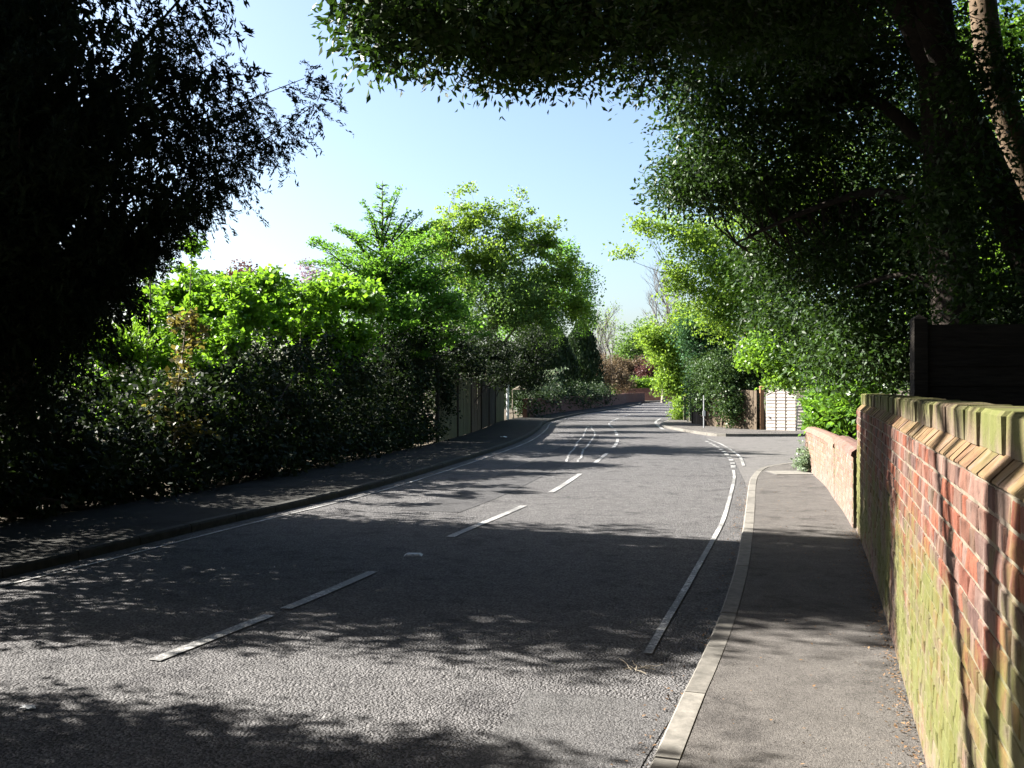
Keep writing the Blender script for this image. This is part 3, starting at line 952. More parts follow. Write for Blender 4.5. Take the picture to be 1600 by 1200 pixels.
# ------------------------------------------------------------------ left side of the road
# great dark yew whose boughs hang over the pavement
YB = (-6.9, 13.0, 0.0)
yew = thing('yew_tree', 'huge dark yew with drooping boughs rising beside the left hedge', 'tree', YB)
m_ = MB(); tp = sway(YB, (-6.4, 12.4, 15), 8, 0.15)
m_.tube(tp, [0.42, 0.36, 0.33, 0.3, 0.27, 0.22, 0.17, 0.1, 0.04], 12); m_.build('trunk', M['bark_brown'], yew, smooth=True)
Y_L = Leaves()
def bough(a, b_, r, nsub, slen, dens, hang=0.5, sag=0.25, lsz=0.06):
    """one limb with sub-branches and hanging sprays"""
    pts = np.array(sway(a, b_, 8, 0.1, sag))
    mb_ = MB(); mb_.tube(pts, [r * (1 - 0.85 * i / 8) for i in range(9)], 6); mb_.build('limb', M['bark_dark'], yew, smooth=True)
    d = arclen(pts)
    for _ in range(nsub):
        t = rng.uniform(0.2, 1.0) if _ > 3 else 1.0; p = point_at(pts, d, t * d[-1])
        ax = pts[-1] - pts[0]; ax /= np.linalg.norm(ax)
        dr = ax * rng.uniform(0.2, 1.0) + rng.normal(0, .6, 3); dr[2] = rng.normal(-0.05, 0.3)
        dr /= np.linalg.norm(dr)
        L_ = slen * rng.uniform(.5, 1.2) * (1.1 - 0.5 * t)
        nt_ = max(3, int(L_ * 16))          # hanging twiglets along the sub-branch
        s_ = rng.random(nt_)
        q0 = p + dr * (L_ * s_)[:, None] + np.array([0, 0, -hang * .35]) * (s_ ** 2)[:, None] * L_ + rng.normal(0, .04, (nt_, 3))
        td = dr * .5 + rng.normal(0, .5, (nt_, 3)) + np.array([0, 0, -hang]); td /= np.linalg.norm(td, axis=1)[:, None]
        tl = rng.uniform(.10, .34, nt_)
        k = int(dens)
        q0 = np.repeat(q0, k, 0); td = np.repeat(td, k, 0); tl = np.repeat(tl, k)
        u_ = rng.random(nt_ * k) * tl
        q = q0 + td * u_[:, None] + rng.normal(0, .012, (nt_ * k, 3)); q[:, 2] -= u_ * u_ * .8
        dd = td + rng.normal(0, .55, (nt_ * k, 3))
        sc_ = rng.uniform(.6, 1.3, nt_ * k)
        Y_L.add(q, dd, rng.normal(0, 1, (nt_ * k, 3)), lsz * sc_, lsz * .27 * sc_)
def trunk_at(z): 
    i = min(7, max(0, int(z / 15 * 8))); return tp[i]
targets = []
for (px, py, Y) in [(488, 165, 9.8), (475, 122, 10.0), (430, 222, 9.9), (395, 170, 10.0), (318, 50, 10.2), (335, 95, 10.0), (285, 15, 10), (270, 95, 10), (350, 290, 10.2), (360, 255, 10.0), (325, 235, 10.4), (300, 325, 11.0), (280, 320, 11), (220, 385, 11.2), (400, 205, 10.0), (350, 150, 10), (330, 290, 10.2), (380, 200, 10.1), (270, 360, 10.6), (225, 415, 10.8), (300, 200, 10.4), (330, 120, 10.0), (220, 330, 11), (180, 420, 11.2), (120, 440, 11), (60, 430, 10.6), (20, 350, 10.2), (100, 250, 10), (200, 150, 9.6), (260, 60, 9.5), (150, 30, 9.4), (60, 100, 9.4), (0, 0, 9.6), (-60, 220, 10), (310, -40, 9.8), (200, -80, 9.8), (60, -120, 9.6), (240, 270, 10), (150, 330, 10.2), (60, 300, 10.4), (-40, 400, 11), (-60, 80, 9.4), (120, 170, 9.2), (30, 200, 9.2)]:
    targets.append(at(px, py, Y))
for i, t in enumerate(targets):
    s0 = trunk_at(max(1.5, t[2] - 0.6 + rng.uniform(-.6, .3)))
    edge = i < 20
    if edge: bough(s0, t, 0.024, 46, 0.42, 24, 0.55, lsz=.055)
    else: bough(s0, t, 0.05, 36, 1.1, 9, 0.8, lsz=.095)
yu, ycc = foliage([((-7.2, 11.0, 6.2), (2.4, 2.2, 3.5)), ((-6.9, 10.3, 7.4), (1.5, 1.5, 1.9)), ((-7.2, 11.2, 8.0), (2.2, 1.9, 2.2)), ((-7.8, 12.6, 4.0), (1.8, 1.5, 2.4)), ((-6.0, 11.2, 3.6), (1.0, 1.5, 1.6))], 2300, 26, .17, .065, .22, shell=.6, droop=.6)
for k in ('c', 'd', 'n', 'l', 'w'): getattr(Y_L, k).extend(getattr(yu, k))
link('crown', Y_L.mesh('crown', LM['yew'], YB), yew)
TOTAL[0] += Y_L.count() * 2

# hedge line, back of the left pavement
hl = resample(offset(ctr, 2.95 + 2.75), 1.0)
def line_blobs(P, y0, y1, hfun, step=1.1, w_=0.85):
    out = []
    for p in P[::1]:
        if y0 <= p[1] <= y1:
            h_ = hfun(p[1])
            out.append(((p[0] - rng.uniform(0, .3), p[1], h_ * 0.5), (w_ * rng.uniform(.85, 1.1), 0.95, h_ * 0.52 * rng.uniform(.92, 1.08))))
    return out
def hh(y): return float(np.interp(y, [4, 7, 9, 12, 15.5, 18, 22, 26, 29, 32], [2.0, 2.0, 1.95, 1.75, 1.8, 2.5, 2.9, 3.1, 3.0, 2.7]))
bush('overgrown_hedge', 'long overgrown dark evergreen hedge behind the left pavement', 'hedge', G0(-4.9, 15), line_blobs(hl, 6.6, 27.5, hh) + [((p[0] + dx_, p[1], .4), (.7, .8, .6)) for p in hl for dx_ in (.25, -.6) if 6.6 < p[1] < 28], 4600, 26, 0.095, 0.06, 0.16, 'hedge', stems=30, shell=0.35, rough=0.16)

# foliage lit from behind, standing over the hedge
def sapling(label, px, Y, topy, leafm, n, seed, wpx=55):
    x = (px - 800) / F * Y
    zt = EYE + (HZ - topy) / F * Y
    base = (x, Y, 0)
    th = thing('sapling', label, 'tree', base, None)
    r = random.Random(seed)
    m_ = MB(); pts = sway(base, (x + r.uniform(-.2, .3), Y, zt), 8, 0.1); m_.tube(pts, [0.028 * (1 - .8 * i / 8) for i in range(9)], 6)
    m_.build('trunk', M['bark_pale'], th, smooth=True)
    L_ = Leaves(); P = np.array(pts); D = arclen(P)
    tw = MB()
    for k in range(26):
        t = r.uniform(0.22, 1.0); p = point_at(P, D, t * D[-1])
        a_ = r.uniform(0, 2 * PI); ln = (wpx / F * Y) * r.uniform(.5, 1.1) * (1.15 - 0.7 * t)
        e = p + np.array([math.cos(a_) * ln, math.sin(a_) * ln, r.uniform(.05, .45) * ln + .05])
        tw.tube(sway(p, e, 3, .03), [0.009, .007, .004, .002], 4, cap=False)
        kk = n // 26; s_ = rng.uniform(.25, 1.1, kk)[:, None]
        c = p + (e - p) * s_ + rng.normal(0, 0.06, (kk, 3))
        dd = (e - p)[None] / ln + rng.normal(0, .8, (kk, 3)) + np.array([0, 0, -.25])
        sz = rng.uniform(.7, 1.3, kk)
        L_.add(c, dd, rng.normal(0, .45, (kk, 3)) + np.array([0, 0, 1]), 0.10 * sz, 0.075 * sz)
    t_ = tw.build('twigs', M['bark_pale'], th); t_['kind'] = 'stuff'
    link('crown', L_.mesh('crown', LM[leafm], base), th)
    TOTAL[0] += L_.count() * 2
sapling('slender sapling with yellow green leaves and pale stem nearest the yew', 192, 17.5, 415, 'syc', 1600, 3, 65)
sapling('tallest pale stemmed sapling with bright yellow green leaves above the hedge', 240, 16.5, 375, 'syc', 2200, 4, 85)
sapling('young sapling with bronze orange leaves standing in the hedge', 278, 14.6, 500, 'bronze', 520, 5, 55)
sapling('bright sapling crowded against the bushy garden shrubs right of the bronze one', 345, 17.5, 430, 'syc', 1500, 6, 70)
sapling('upright leafy sapling with the highest tip, just right of the yew boughs', 305, 17, 365, 'syc', 1900, 16, 60)
sapling('small yellow green sapling between the garden shrub and the layered tree', 470, 20, 455, 'syc', 1100, 17, 60)
sapling('short sapling under the yew boughs with small lit leaves', 130, 18.5, 440, 'syc', 800, 8, 60)
bush('laurel_shrub', 'laurel shrub with narrow upright lit leaves under the yew', 'shrub', G0(-7.9, 17.5), [B(130, 530, 60, 28, 16.5, .7), B(185, 545, 40, 30, 16.5, .6), B(80, 545, 40, 20, 16.5, .6)], 260, 26, 0.12, 0.035, 0.14, 'bright', up=0.1, droop=-0.8)
def many(px0, px1, top0, top1, bot, Y, n, r):
    return [B(rng.uniform(px0, px1), 0, 1, 1, Y)] if n == 0 else [B(x, rng.uniform(top0, top1) if i % 2 else rng.uniform(top1, bot), r * rng.uniform(.6, 1.3), r * rng.uniform(.6, 1.3), Y + rng.uniform(-.8, .8), .6) for i, x in enumerate(np.linspace(px0, px1, n))]
bush('garden_shrub', 'broad bright green shrub above the hedge behind the bronze sapling', 'shrub', G0(-6.8, 20.5), many(225, 410, 440, 475, 560, 19.5, 14, 26), 420, 24, 0.13, 0.09, 0.15, 'syc', shell=.7, rough=.5)
bush('garden_shrub', 'bright leafy shrub beside the layered tree with sunlit top', 'shrub', G0(-5.8, 22.5), many(400, 575, 455, 485, 560, 22, 14, 26), 420, 24, 0.14, 0.09, 0.17, 'syc', shell=.7, rough=.5)
bush('purple_shrub', 'reddish purple leaved shrub behind the bright garden shrubs', 'shrub', G0(-11, 40), [B(395, 445, 45, 26, 40, 1.5), B(360, 455, 30, 20, 40, 1.2)], 260, 24, 0.13, 0.08, 0.22, 'purple')
bush('garden_shrub', 'olive green rounded shrub in front of the reddish purple one', 'shrub', G0(-11, 36), [B(430, 465, 45, 30, 34, 1.5), B(350, 475, 45, 26, 34, 1.5)], 300, 26, 0.13, 0.08, 0.25, 'olive')
bush('lilac_bush', 'pale pink lilac bush in flower left of the layered tree', 'shrub', G0(-9, 42), [B(487, 440, 20, 30, 40, 0.9), B(480, 470, 30, 30, 40, 1)], 160, 24, 0.10, 0.08, 0.2, 'blossom')
bare_tree('bare_tree', 'small hazy bare tree behind the lilac bush on the left skyline', (at(455, 600, 60)[0], 60, 0), 8.4, 0.6, 0.12, 5, 21, leafm='silver', nleaf=500, ll=.14)

# tree with fishbone layers of leafy boughs
LT = (at(600, 600, 27)[0], 27.0, 0.0)
lt = thing('layered_tree', 'green tree with spreading layered boughs and a feathery leader', 'tree', LT)
zt = EYE + (HZ - 282) / F * 27
m_ = MB(); ltp = np.array(sway(LT, (at(597, 0, 27)[0], 27, zt), 9, 0.08)); m_.tube(ltp, [0.14 * (1 - .93 * i / 9) for i in range(10)], 8); m_.build('trunk', M['bark_pale'], lt, smooth=True)
Lf = Leaves(); D_lt = arclen(ltp)
def spray(p, e, n, spread, ll, lw, LL, flatn=(0, 0, 1)):
    s_ = rng.random(n) ** .8
    ax = e - p; ln = np.linalg.norm(ax); ax = ax / ln
    sd_ = np.cross(ax, [0, 0, 1]); sd_ /= np.linalg.norm(sd_) + 1e-6
    lat = rng.normal(0, 1, n) * spread * (1.1 - s_)
    c = p + ax * (ln * s_)[:, None] + sd_ * lat[:, None] + rng.normal(0, .05, (n, 3))
    c[:, 2] += 0.10 * ln * np.sin(s_ * PI)
    dd = ax + sd_ * np.sign(lat)[:, None] * .8 + rng.normal(0, .35, (n, 3))
    z = rng.uniform(.7, 1.3, n)
    LL.add(c, dd, rng.normal(0, .35, (n, 3)) + np.array(flatn), ll * z, lw * z)
nb = 0
for k in range(64):
    t = 0.24 + 0.74 * (k / 63); p = point_at(ltp, D_lt, t * D_lt[-1])
    a_ = k * 2.4 + rng.uniform(-.3, .3)
    ln = float(np.interp(t, [.2, .45, .6, .7, .78, .86, 1], [2.7, 2.9, 2.3, 1.4, .8, .42, .16])) * rng.uniform(.45, 1.25)
    e = p + np.array([math.cos(a_) * ln, math.sin(a_) * ln * .9, ln * rng.uniform(.15, .45)])
    mb_ = MB(); mb_.tube(sway(p, e, 4, .05), [0.03, .024, .017, .01, .004], 5, cap=False); mb_.build('limb', M['bark_dark'], lt)
    spray(p, e, int((230 if t < .68 else 120) * ln), .34 if t < .68 else .14, .09, .045, Lf)
# strong outer boughs as in the photo
for (px, py) in ((482, 380), (520, 352), (545, 365), (565, 312), (575, 330), (627, 292), (640, 330), (670, 355), (700, 380), (725, 420), (505, 410), (560, 400), (740, 460), (660, 330), (615, 320), (690, 345)):
    e = np.array(at(px, py, 26.6)); p = point_at(ltp, D_lt, min(.95, max(.2, (e[2] - 1.2) / zt)) * D_lt[-1])
    mb_ = MB(); mb_.tube(sway(p, e, 4, .05, .1), [0.035, .028, .02, .012, .004], 5, cap=False); mb_.build('limb', M['bark_dark'], lt)
    spray(p, e, int((110 if py < 345 else 230) * np.linalg.norm(e - p)), .13 if py < 345 else .24, .085, .042, Lf)
lf2, _c = foliage([B(600, 430, 70, 50, 27, 1.5), B(540, 450, 50, 40, 26.5, 1.2), B(660, 440, 60, 60, 27.5, 1.5), B(700, 480, 50, 50, 28, 1.3), B(620, 490, 80, 40, 26.5, 1.3), B(640, 380, 40, 36, 28, 1)], 420, 34, .11, .07, .2, shell=.6, rough=.6)
for k in ('c', 'd', 'n', 'l', 'w'): getattr(Lf, k).extend(getattr(lf2, k))
link('crown', Lf.mesh('crown', LM['layer'], LT), lt); TOTAL[0] += Lf.count() * 2

# rounded spring tree with openings, and its neighbours
tree('spring_tree', 'tall rounded tree with open yellow green spring crown behind the left fence', 'tree', (at(765, 600, 44)[0], 44, 0), at(765, 380, 44), 0.2,
     [B(745, 340, 45, 40, 44), B(800, 355, 45, 45, 44), B(690, 370, 40, 45, 44), B(850, 385, 38, 40, 44), B(770, 410, 70, 55, 44), B(885, 430, 30, 40, 44), B(840, 450, 50, 50, 44), B(900, 480, 24, 36, 44), B(725, 430, 45, 50, 44)],
     760, 34, 0.15, 0.09, 0.2, 'yellowgreen', 'bark_pale', 16, 220, shell=.45, rough=.6)
tree('holly_tree', 'darker grey green tree lower right of the rounded spring tree', 'tree', (at(850, 600, 60)[0] - 1, 60, 0), at(860, 450, 60), 0.18,
     [B(905, 440, 26, 38, 58), B(880, 400, 26, 30, 58), B(915, 490, 20, 36, 58), B(870, 470, 40, 45, 58), B(820, 490, 55, 50, 58)], 420, 40, 0.15, 0.09, 0.32, 'layer', 'bark_dark', 8, 60)
bush('olive_shrub', 'dull olive green shrub rising behind the left timber fence', 'shrub', G0(-2.2, 44), [B(800, 470, 60, 60, 43, 1.6), B(745, 500, 50, 55, 43, 1.6), B(840, 500, 45, 55, 44, 1.6), B(690, 520, 45, 45, 42, 1.4)], 520, 46, 0.12, 0.065, 0.28, 'olive', stems=5)
bare_tree('bare_tree', 'leafless twiggy tree poking above the rounded spring tree', (at(725, 600, 52)[0], 52, 0), 13.2, 0.38, 0.17, 5, 5)
# dark shrubbery leaning over the fence
bush('fence_ivy', 'dark ivy mass spilling over the left timber fence', 'ivy', G0(-3.0, 33.5), [B(700, 545, 45, 45, 30, .9), B(760, 550, 50, 30, 33, .9), B(820, 555, 45, 38, 37, .9), B(690, 600, 22, 60, 28.5, .5), B(790, 580, 50, 24, 36, .8), B(830, 590, 26, 24, 41, .8), B(735, 575, 40, 22, 31, .7), B(650, 560, 40, 70, 27.5, 1)], 1300, 26, 0.085, 0.06, 0.17, 'hedge', stems=3)
def cypress(label, px, Y, topy, wpx, n, seed):
    x = (px - 800) / F * Y; zt = EYE + (HZ - topy) / F * Y; a_ = wpx / F * Y
    th = thing('cypress_tree', label, 'tree', (x, Y, 0), 'dark cypresses behind the far left wall')
    k = n; z = rng.random(k) ** .8; prof = np.interp(z, [0, .12, .5, .8, 1], [.85, 1, .92, .6, .06])
    an = rng.random(k) * 2 * PI; rr = prof * a_ * (1 + .10 * np.sin(an * 5 + z * 13 + seed) + rng.normal(0, .05, k)) * rng.random(k) ** .18
    c = np.stack([x + rr * np.cos(an), Y + rr * np.sin(an), 0.25 + z * (zt - .3)], 1)
    dd = np.stack([np.cos(an) * .5, np.sin(an) * .5, np.ones(k)], 1) + rng.normal(0, .35, (k, 3))
    nn = np.stack([np.cos(an), np.sin(an), np.zeros(k)], 1) + rng.normal(0, .5, (k, 3))
    L_ = Leaves(); s_ = rng.uniform(.7, 1.3, k); L_.add(c, dd, nn, .34 * s_, .13 * s_)
    link('crown', L_.mesh('crown', LM['cyp'], (x, Y, 0)), th); TOTAL[0] += k * 2
    m_ = MB(); m_.tube([(x, Y, 0), (x, Y, zt * .8)], [.14, .03], 7); m_.build('trunk', M['bark_dark'], th)
cypress('tall dark cypress just behind the end of the timber fence', 845, 66, 505, 38, 8000, 7)
cypress('dark cypress partly behind the pale leaved shrub, leftmost of the far cypresses', 815, 64, 540, 45, 9000, 1)
cypress('broad dark cypress in the middle of the far left row', 862, 73, 505, 42, 10000, 2)
cypress('dark rounded cypress ending the far left row by the bend', 908, 82, 500, 34, 9500, 3)
cypress('low dark cypress in front of the far row beside the bend', 925, 93, 540, 22, 6000, 4)

# --- left timber fence
def fence_run(name, label, cat, a, b_, h_, nboards, vertical, boardm, postm, post_h=None, posts=2, z0=0.06):
    a, b_ = np.array(a, float), np.array(b_, float); t = b_ - a; L_ = np.linalg.norm(t); t /= L_
    ang = math.atan2(t[1], t[0])
    th = thing(name, label, cat, (a[0], a[1], z0)); th.rotation_euler = (0, 0, ang)
    if vertical:
        w_ = L_ / nboards
        me = bpy.data.meshes.new('board')
        mbx = MB(); mbx.add([(0, 0, 0), (w_ * 1.04, -.004, 0), (w_ * 1.04, .016, 0), (0, .012, 0), (0, 0, h_), (w_ * 1.04, -.004, h_ - .01), (w_ * 1.04, .016, h_ - .01), (0, .012, h_)],
                           [(0, 1, 5, 4), (1, 2, 6, 5), (2, 3, 7, 6), (3, 0, 4, 7), (4, 5, 6, 7), (3, 2, 1, 0)])
        me = np_mesh('board', mbx.v, mbx.f, M[boardm])
        for k in range(nboards):
            o = link('board', me, th, (k * w_, random.uniform(-.006, .006), random.uniform(-.012, .012))); o.rotation_euler = (random.uniform(-.008, .008), random.uniform(-.006, .006), 0)
        for zr in (0.35, h_ - .35):
            r_ = MB(); r_.box(0, L_, .02, .06, zr, zr + .08); o = r_.build('rail', M[boardm], th, base=(0, 0, 0))
    else:
        w_ = h_ / nboards
        mbx = MB(); mbx.add([(0, -.012, 0), (L_, -.012, 0), (L_, .006, 0), (0, .006, 0), (0, 0, w_ * 1.12), (L_, 0, w_ * 1.12), (L_, .008, w_ * 1.12), (0, .008, w_ * 1.12)],
                           [(0, 1, 5, 4), (1, 2, 6, 5), (2, 3, 7, 6), (3, 0, 4, 7), (4, 5, 6, 7), (3, 2, 1, 0)])
        me = np_mesh('board', mbx.v, mbx.f, M[boardm])
        for k in range(nboards):
            o = link('board', me, th, (0, random.uniform(-.003, .003), k * w_)); o.rotation_euler = (0, random.uniform(-.002, .002), 0)
    ph = post_h or h_ + .06
    pm = MB(); pm.box(-.05, .05, -.05, .05, -.1, ph); pm.add([(-.05, -.05, ph), (.05, -.05, ph), (.05, .05, ph), (-.05, .05, ph), (0, 0, ph + .04)], [(0, 1, 4), (1, 2, 4), (2, 3, 4), (3, 0, 4)])
    pme = np_mesh('post', pm.v, pm.f, M[postm])
    for k in range(posts):
        link('post', pme, th, ((L_ + .1) * (k / max(1, posts - 1)) - .05, 0.0, 0))
    return th
hx = lambda y: tuple(point_at(offset(ctr, 2.95 + 2.2), cd_, s_of_y(ctr, y)))
FA = [hx(v) for v in (27.2, 30.4, 33.5, 36.6, 39.8, 43.0, 46.0)]
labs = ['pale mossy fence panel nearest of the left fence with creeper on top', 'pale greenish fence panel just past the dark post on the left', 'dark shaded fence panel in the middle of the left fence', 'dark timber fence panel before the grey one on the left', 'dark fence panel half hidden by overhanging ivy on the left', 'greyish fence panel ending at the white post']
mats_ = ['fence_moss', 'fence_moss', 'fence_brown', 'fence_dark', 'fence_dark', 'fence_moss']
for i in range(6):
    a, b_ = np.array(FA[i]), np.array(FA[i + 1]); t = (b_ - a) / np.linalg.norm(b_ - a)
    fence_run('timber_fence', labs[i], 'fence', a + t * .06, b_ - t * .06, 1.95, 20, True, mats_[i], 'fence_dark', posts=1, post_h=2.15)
wp = hx(47.0)
p_ = thing('white_post', 'slim white post standing at the end of the left fence', 'post', (wp[0], wp[1], .08))
m_ = MB(); m_.tube([(wp[0], wp[1], .05), (wp[0], wp[1], 1.75)], [.07, .07], 10); m_.build('post_shaft', M['white_paint'], p_)
m_ = MB(); m_.tube([(wp[0], wp[1], 1.75), (wp[0], wp[1], 1.8), (wp[0], wp[1], 1.83)], [.085, .08, .03], 10); m_.build('post_cap', M['white_paint'], p_)
# small pale magnolia-like shrub
sx, sy = hx(48.6)
ps = thing('small_tree', 'small tree with large pale upright leaves beside the white post', 'tree', (sx, sy, .08))
m_ = MB(); bp_ = np.array([sx, sy, .05]); fk_ = bp_ + np.array([-.05, 0, 1.5]); m_.tube(sway(bp_, fk_, 5, .04), [.05, .045, .04, .035, .03, .028], 7); m_.build('trunk', M['bark_pale'], ps)
Lx = Leaves()
for k in range(15):
    e = np.array(at(rng.uniform(840, 882), rng.uniform(572, 612), sy)) + np.array([0, rng.uniform(-.5, .3), 0])
    m_ = MB(); m_.tube(sway(fk_, e, 3, .05), [.022, .017, .011, .006], 5, cap=False); m_.build('limb', M['bark_pale'], ps)
    n_ = 26; s_ = rng.uniform(.45, 1.05, n_)[:, None]
    Lx.add(fk_ + (e - fk_) * s_ + rng.normal(0, .05, (n_, 3)), np.array([0, 0, 1.2]) + rng.normal(0, .5, (n_, 3)), rng.normal(0, 1, (n_, 3)), rng.uniform(.14, .24, n_), rng.uniform(.05, .09, n_))
link('crown', Lx.mesh('crown', LM['silver'], (sx, sy, .08)), ps)

# far left low wall following the bend
def simple_wall(name, label, P, h_, thick, z0=0.0, mats='plain_brick'):
    P = resample(np.array(P, float), 0.6); D = arclen(P)
    th = thing(name, label, 'wall', (float(P[0][0]), float(P[0][1]), 0))
    wall_core('mortar_core', P, thick, 0.012, -.05, z0 + h_, th, M['plain_brick'])
    mb = MB(); rows = int(h_ / .15)
    for row in range(rows):        # courses two bricks tall are all that reads at this distance
        s = 0.0 + (row % 2) * .23
        while s + .44 < D[-1]:
            a = point_at(P, D, s); t = point_at(P, D, s + .44) - a; t /= np.linalg.norm(t)
            V = [(x, y, z) for x, y, z in [(0, 0, 0), (.44, 0, 0), (.44, .1, 0), (0, .1, 0), (0, 0, .142), (.44, 0, .142), (.44, .1, .142), (0, .1, .142)]]
            W = [(a[0] + t[0] * x + t[1] * y, a[1] + t[1] * x - t[0] * y, z0 + row * .15 + z) for x, y, z in V]
            mb.add(W, [(0, 4, 5, 1), (1, 5, 6, 2), (3, 7, 4, 0), (4, 7, 6, 5)])
            s += .448
    o = mb.build('brick', M[mats], th); o['kind'] = 'stuff'
    cp = wall_core('coping', P, thick + .06, -.03, z0 + h_ + .002, z0 + h_ + .07, th, M['plain_brick'])
    return th
lw = offset(ctr, 2.95 + 1.6)
lwp = [tuple(p) for p in lw if 50 < p[1] < 112]
simple_wall('low_brick_wall', 'low brick wall curving along the far left pavement at the bend', list(reversed([(p[0], p[1]) for p in lwp])), 1.0, .22)
bush('wall_ivy', 'dark ivy tumbling over the far left low wall beneath the cypresses', 'ivy', G0(2.4, 63), [((float(p[0]) - .35, float(p[1]), rng.uniform(.7, 1.5)), (.75, 1.3, rng.uniform(.7, 1.2))) for p in lwp if p[1] < 84][::2], 900, 22, .13, .09, .25, 'cyp', stems=6)
# closing wall and hedge at the far end of the road
end_a, end_b = at(972, 0, 128)[:2], at(1120, 0, 124)[:2]
simple_wall('brick_wall', 'dark reddish brick wall closing the view where the road bends right', [end_a, end_b], 1.55, .22)
bush('clipped_hedge', 'clipped green and orange hedge above the far wall', 'hedge', G0(at(990, 0, 132)[0], 131.5), [((at(px, 0, 131)[0], 131.5, 1.7), (1.2, .9, 1.3)) for px in range(965, 1025, 9)], 900, 14, .22, .14, .3, 'bright', stems=8)
bush('far_shrub', 'reddish brown twiggy shrub behind the far left wall', 'shrub', G0(at(960, 0, 105)[0] - 1, 105), [B(958, 588, 24, 24, 100, 2), B(940, 590, 18, 30, 92, 2), B(975, 600, 14, 14, 105, 1.5)], 420, 22, .22, .10, .35, 'russet', stems=10)
tree('purple_tree', 'small dark purple leaved tree at the end of the road', 'tree', (at(1016, 0, 134)[0], 136, 0), at(1016, 590, 136), .12, [B(1016, 582, 16, 18, 136), B(1024, 570, 12, 14, 136)], 320, 20, .24, .15, .4, 'purple', 'bark_dark', 4, 10)
tree('far_tree', 'mixed olive and brown tree on the far skyline beyond the bend', 'tree', (at(985, 0, 150)[0], 150, 0), at(985, 560, 150), .25, [B(985, 550, 30, 34, 150), B(1012, 530, 28, 32, 150), B(960, 575, 18, 22, 150), B(1035, 550, 24, 34, 150)], 800, 20, .34, .2, .6, 'olive', 'bark_dark', 6, 20)
tree('far_tree', 'russet tinged tree beside the mixed olive tree beyond the bend', 'tree', (at(968, 0, 144)[0], 144, 0), at(968, 575, 144), .2, [B(968, 578, 22, 18, 142), B(1000, 575, 16, 16, 142)], 380, 20, .3, .16, .5, 'russet', 'bark_dark', 5, 20)
tree('far_evergreen', 'dark evergreen tree behind the purple tree at the road end', 'tree', (at(1032, 0, 142)[0], 142, 0), at(1032, 560, 142), .2, [B(1032, 560, 20, 34, 142), B(1045, 580, 16, 24, 142)], 380, 20, .3, .18, .5, 'cyp', 'bark_dark', 4, 10)
bare_tree('bare_tree', 'pale leafless tree on the skyline between the cypresses and the bend', (at(955, 0, 120)[0], 120, 0), 15.5, 0.5, .22, 6, 12, leafm='lime', nleaf=900, ll=.2)
bare_tree('bare_tree', 'large spreading bare tree on the skyline left of the lime green tree', (at(1036, 0, 105)[0], 105, 0), 18.5, 0.6, .26, 7, 31)

# ------------------------------------------------------------------ right side
tree('lime_tree', 'bright lime green tree overhanging the far right kerb', 'tree', (at(1120, 0, 50)[0], 50, 0), at(1090, 480, 50), .2,
     [B(1045, 545, 34, 36, 50), B(1020, 530, 22, 24, 50), B(1060, 590, 28, 34, 50), B(1075, 500, 30, 30, 50), B(1040, 600, 18, 16, 50), B(1078, 620, 22, 34, 49.5, .8)], 850, 26, .13, .08, .26, 'lime', 'bark_brown', 9, 60)
tree('bluish_tree', 'blue green dense tree between the lime green and pale green trees', 'tree', (at(1095, 0, 44)[0], 44, 0), at(1090, 500, 44), .16,
     [B(1080, 520, 28, 36, 44), B(1105, 570, 34, 40, 44), B(1125, 520, 34, 40, 44), B(1095, 620, 22, 36, 43)], 700, 26, .11, .07, .22, 'teal', 'bark_dark', 6, 30)
tree('pale_tree', 'tall pale green sunlit tree behind the fence by the side road', 'tree', (at(1190, 0, 40)[0], 40, 0), at(1170, 400, 40), .26,
     [B(1090, 370, 50, 36, 38), B(1040, 355, 36, 22, 38), B(1000, 350, 26, 12, 38), B(975, 392, 20, 8, 38), B(1120, 420, 60, 55, 38), B(1130, 490, 60, 50, 38), B(1180, 440, 60, 80, 39), B(1200, 330, 90, 70, 40), B(1060, 430, 26, 40, 38), B(1300, 300, 110, 110, 42), B(1240, 520, 60, 60, 36)],
     2300, 26, .13, .085, .26, 'lime', 'bark_brown', 16, 160, shell=.5)
bush('ivy_clump', 'dark glossy ivy clump bulging over the shaded fence at the far corner', 'ivy', G0(at(1135, 0, 38)[0], 38.6), [B(1130, 590, 38, 45, 37.5, 1), B(1165, 585, 32, 40, 37.5, 1), B(1145, 640, 26, 26, 37, .8), B(1190, 560, 30, 30, 37, .9), B(1100, 600, 26, 50, 39.5, .8)], 950, 26, .085, .07, .16, 'ivy', stems=14)
# overgrown green verge with posts beside far kerb
bush('verge_shrub', 'small yellow green shrub at the kerb with timber posts', 'shrub', G0(at(1063, 0, 47)[0], 47.5), [B(1060, 650, 9, 18, 47, .5), B(1066, 635, 12, 16, 47.5, .5)], 130, 26, .09, .06, .14, 'lime', stems=4)
for i, (px, Y, h_) in enumerate(((1070, 46.2, 1.15), (1079, 45.2, 1.3))):
    x = at(px, 0, Y)[0]
    q = MB(); q.box(-.06, .06, -.06, .06, -.1, h_); q.add([(-.06, -.06, h_), (.06, -.06, h_), (.06, .06, h_), (-.06, .06, h_), (0, 0, h_ + .05)], [(0, 1, 4), (1, 2, 4), (2, 3, 4), (3, 0, 4)])
    o = q.build('timber_post', M['fence_moss'], None); o.location = (x, Y, .08)
    setp(o, ['short weathered timber post beside the yellow green verge shrub', 'taller weathered timber post nearer the dark ivy corner'][i], 'post')
x = at(1095, 0, 38.2)[0]
q = thing('sign_post', 'thin grey metal post with small plate on the shaded far corner', 'post', (x, 37.6, .09))
m_ = MB(); m_.tube([(x, 37.6, .05), (x, 37.6, 1.35)], [.025, .025], 8); m_.build('pole', M['metal'], q)
